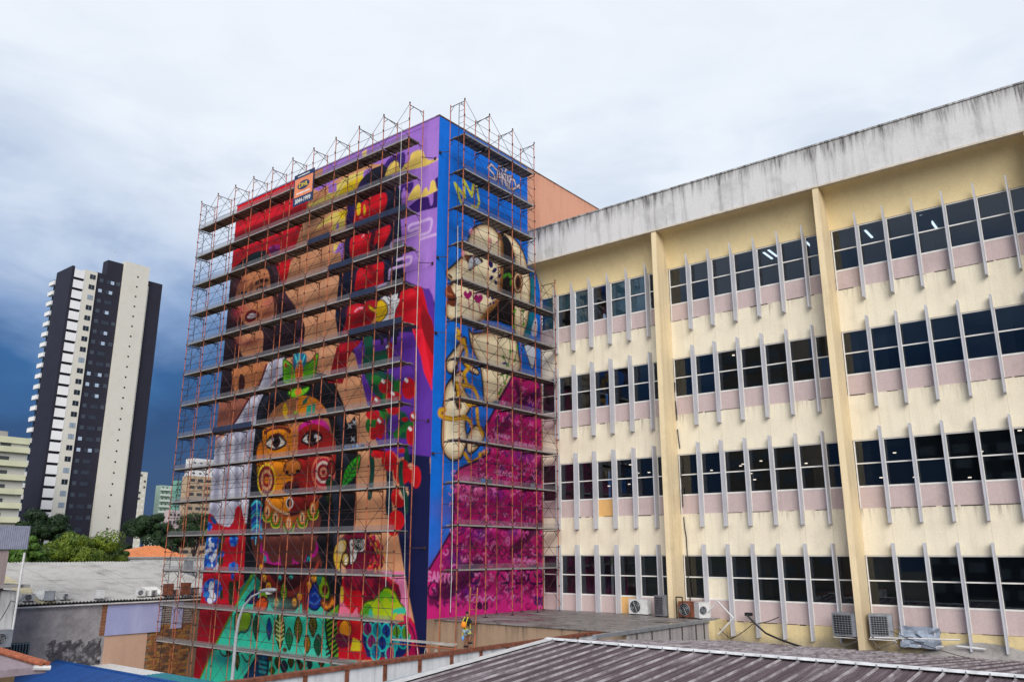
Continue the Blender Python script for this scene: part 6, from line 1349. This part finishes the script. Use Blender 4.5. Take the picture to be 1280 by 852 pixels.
# ================================================================== high-rises
TX = -213.98
tw = thing('residential_tower', 'tall black and white residential tower with a cream core and small square windows', 'tower', (TX-6, 97, GZ))
blk = plain('black_tower_tile', (.022, .021, .036), .6, var=.15, scale=.3); crm = painted_wall('cream_tower_tile', (.68, .65, .58), (.55, .52, .45), .4, seed=50, freq=.3); wht = plain('white_tower_paint', (.84, .83, .84), .7, var=.06, scale=.3)
drk = plain('dark_tower_glass', (.02, .024, .03), .15, spec=.6); lgt = plain('pale_curtained_glass', (.30, .36, .44), .3)
T0 = 72.4; FLH = 2.83
PB().box(TX-9.3, TX, 84.33, 85.0, GZ, T0+.1).part('corner_wall', blk, tw)
PB().box(TX-9.3, TX-.3, 85.0, 87.6, GZ, T0-.8).part('balcony_recess', blk, tw)
PB().box(TX-9.3, TX-.05, 87.6, 90.85, GZ, T0-.1).part('cream_wall', crm, tw)
PB().box(TX-9.3, TX-.6, 90.85, 97.66, GZ, T0+.2).part('dark_wall', blk, tw)
PB().box(TX-3.5, TX-.62, 93.4, 97.6, T0+.2, 76.8).part('machine_room', blk, tw)
PB().box(TX-12, TX+.5, 97.66, 104.5, GZ, 77.4).part('core', crm, tw)
PB().box(TX-12, TX+.2, 104.5, 104.9, GZ, 72.0).part('cream_edge', crm, tw)
PB().box(TX-12, TX-.6, 104.9, 109.2, GZ, 73.9).part('dark_wall', blk, tw)
nf = 28
wm1 = MB().box(0, .06, 0, 1.45, 0, 1.25).mesh('tower_window', drk); wm1b = MB().box(0, .06, 0, 1.45, 0, 1.25).mesh('tower_window_pale', lgt); fr1 = MB().box(-.0, .1, .68, .76, 0, 1.25).mesh('tower_mullion', M['steel'])
cell = MB().box(0, .32, 0, 2.6, 0, 2.15).mesh('balcony_front', wht); slb = MB().box(0, .36, 0, 2.62, -.12, -.02).mesh('balcony_slab', blk); sm1 = MB().box(0, .05, 0, .42, 0, .42).mesh('vent_window', drk)
wA = MB().box(0, .05, 0, 1.0, 0, 1.0).mesh('dark_wing_window', plain('lit_grey_glass', (.07, .085, .11), .2)); wB = MB().box(0, .05, 0, 1.9, 0, 1.0).mesh('dark_wing_wide_window', plain('grey_glass', (.045, .055, .075), .2)); wC = MB().box(0, .06, 0, .9, 0, .9).mesh('bright_window', plain('bright_blind_glass', (.45, .55, .70), .4))
bal = MB().box(-1.4, 1.7, -.9, 0, -.05, 1.0, 0).mesh('side_balcony', [wht]); glz = MB().box(-1.3, 1.6, -.85, -.02, 1.0, 1.25).mesh('balcony_glass', plain('greenish_balcony_glass', (.20, .30, .36), .2))
r = random.Random(9)
def tp(name, me, x, y, z, **k): o = mpart(name, me, tw, **k); o.location = Vector(o.location)+Vector((x, y, z)); return o
for f in range(nf):
    z = T0-2.85-f*FLH
    if z < GZ+1: break
    tp('balcony_front', cell, TX-.3, 85.02, z+.05); tp('balcony_slab', slb, TX-.3, 85.0, z+.02)
    w = tp('window', wm1b if r.random() < .3 else wm1, TX-.05, 89.0, z+.6); put('mullion', fr1, w)
    tp('window', wA if r.random() < .8 else wC, TX-.6, 91.8, z+.55); tp('window', wB, TX-.6, 93.7, z+.55); 
    if r.random() < .3: tp('window', wC, TX-.57, 94.5+r.uniform(-.3, .4), z+.6)
    if r.random() < .4: tp('window', wA, TX-.6, 96.3, z+.7)
    tp('vent_window', sm1, TX+.5, 101.2, T0-f*FLH+1.2)
    b_ = tp('side_balcony', bal, TX-12.0, 85.2, z+.0); put('balcony_glass', glz, b_)
PB().box(TX-12.6, TX-9.3, 85.2, 96, GZ, T0-2.2).part('rear_wing', blk, tw)
PB().tube((TX-2, 95.5, 76.8), (TX-2, 95.5, 80.5), .05, 4).tube((TX-2.6, 95.5, 79.8), (TX-1.4, 95.5, 79.8), .04, 4).tube((TX-2, 99.5, 77.4), (TX-2, 99.5, 82), .05, 4).part('antenna', M['steel'], tw)
def block(name, label, cat, X, pxl, pxr, topy, depth, wallm, floors, flh, build, base=690):
    a = onX(pxl, topy, X); b = onX(pxr, topy, X); t = thing(name, label, cat, (X-depth/2, (a.y+b.y)/2, GZ))
    PB().box(X-depth, X, a.y, b.y, GZ, a.z).part('wall', wallm, t); build(t, X, a, b, floors, flh); return t
def rows_balcony(wallc, shade, bc, stepout=.8):
    def f(t, X, a, b, nfl, h):
        bm_ = MB().box(0, stepout, .0, b.y-a.y, 0, 1.15).mesh('balcony', bc); dm = MB().box(0, .05, .4, b.y-a.y-.4, 0, h-1.5).mesh('recess', shade)
        for k in range(nfl):
            z = a.z-1.2-k*h-1.6
            if z < GZ: break
            o = mpart('balcony', bm_, t); o.location = Vector(o.location)+Vector((X, a.y, z)); 
            for s_ in (0.2, .62):
                w = MB().box(0, .06, 0, (b.y-a.y)*.14, 0, .75)
                if k == 0: rows_balcony.wm = w.mesh('window', shade)
                q_ = mpart('window', rows_balcony.wm, t); q_.location = Vector(q_.location)+Vector((X, a.y+(b.y-a.y)*s_, z+1.25))
    return f
def rows_windows(shade, ncol, ww, wh_, mat2=None):
    def f(t, X, a, b, nfl, h):
        wm_ = MB().box(0, .08, 0, ww, 0, wh_).mesh('window', shade); wm2 = MB().box(0, .08, 0, ww, 0, wh_).mesh('window', mat2 or shade)
        rr2 = random.Random(int(abs(X)))
        for k in range(nfl):
            z = a.z-2.4-k*h
            if z < GZ: break
            for c in range(ncol):
                y = a.y+(b.y-a.y)*(c+.5)/ncol-ww/2; q_ = mpart('window', wm2 if rr2.random() < .25 else wm_, t); q_.location = Vector(q_.location)+Vector((X, y, z))
    return f
pale = plain('pale_yellow_render', (.62, .62, .44), .8, var=.12, scale=.3); shd = plain('shaded_window', (.06, .065, .07), .5)
yb_ = block('apartment_block', 'pale yellow apartment block with long balconies at the far left', 'apartment block', -190, -60, 38.5, 541, 14, plain('grey_cream_render', (.46, .45, .42), .8, var=.1), 12, 2.9, rows_balcony(pale, shd, pale))
a = onX(-60, 541, -190); b = onX(38.5, 541, -190); PB().box(-204, -189.6, a.y, b.y, a.z-.9, a.z+.4).part('roof_parapet', pale, yb_); PB().box(-198, -194, b.y-10, b.y-3, a.z+.4, a.z+2).part('roof_tank', M['concrete'], yb_)
block('apartment_tower', 'slim cream tower with tiny windows right behind the black tower', 'tower', -420, 160, 185, 588, 5, plain('light_cream_render', (.62, .59, .50), .8, var=.08, scale=.2), 18, 3.0, rows_windows(plain('white_lit_window', (.75, .75, .72)), 5, 1.0, 1.1, shd))
grn = plain('green_balcony', (.34, .46, .38), .7)
block('apartment_tower', 'pale green and white tower with stacked balconies', 'tower', -430, 201, 213, 606, 5, grn, 16, 3.0, rows_balcony(grn, shd, plain('mint_balcony', (.62, .68, .62)), 1.4))
block('apartment_tower', 'white tower behind the leftmost scaffold poles, joined to the pale green one', 'tower', -432, 213, 220, 607, 5, plain('white_tower_render', (.66, .66, .62)), 16, 3.0, rows_windows(shd, 2, 1.0, 1.0))
block('apartment_tower', 'narrow green tower seen through the left scaffold bay', 'tower', -420, 221, 227, 600, 4, plain('sea_green_render', (.16, .36, .29)), 17, 3.0, rows_windows(shd, 2, .9, 1.0))
block('apartment_tower', 'pinkish low tower beside the pale green tower', 'tower', -330, 212, 226, 637, 4, plain('pinkish_render', (.52, .42, .42)), 8, 3.0, rows_windows(shd, 3, 1.1, 1.0))
block('apartment_tower', 'brown and beige tower with dark windows behind the left scaffold bays', 'tower', -330, 236, 266, 594, 5, plain('beige_tile_render', (.46, .34, .23)), 14, 3.0, rows_windows(shd, 3, 2.4, 1.2))
block('apartment_tower', 'white stepped tower top rising above the brown tower', 'tower', -350, 240, 272, 572, 5, plain('white_high_render', (.70, .69, .70)), 8, 2.4, rows_windows(shd, 4, 1.2, .7))
block('distant_house', 'tiny white rooftop tank between the dark trees', 'building', -420, 190, 195, 648, 6, M['whitepaint'], 2, 3.0, rows_windows(shd, 1, .8, .8))
# the street behind the drone, seen only as reflections in the upper windows
def street_block(label, x, y, w, d, h, wallm, cat='building'):
    t = thing('office_tower', label, cat, (x, y, GZ)); MB().box(-w/2, w/2, -d/2, d/2, 0, h).build('wall', wallm, t)
    wm_ = MB().box(-1.1, 1.1, 0, .1, 0, 1.4).mesh('window', plain('lit_blind', (.30, .36, .40), .4)); n_ = int(w/3.2)
    for f in range(int(h/3.2)-1):
        for c in range(n_): put('window', wm_, t, loc=(-w/2+(c+.5)*w/n_, d/2, 2+f*3.2))
street_block('beige office tower across the street, seen mirrored in the top row of windows', -50, -62, 16, 12, 46, plain('tan_tower_render', (.40, .30, .20)))
street_block('dark office tower across the street, seen mirrored in the second row of windows', -16, -70, 24, 12, 30, plain('dark_tower_render', (.05, .05, .055)))
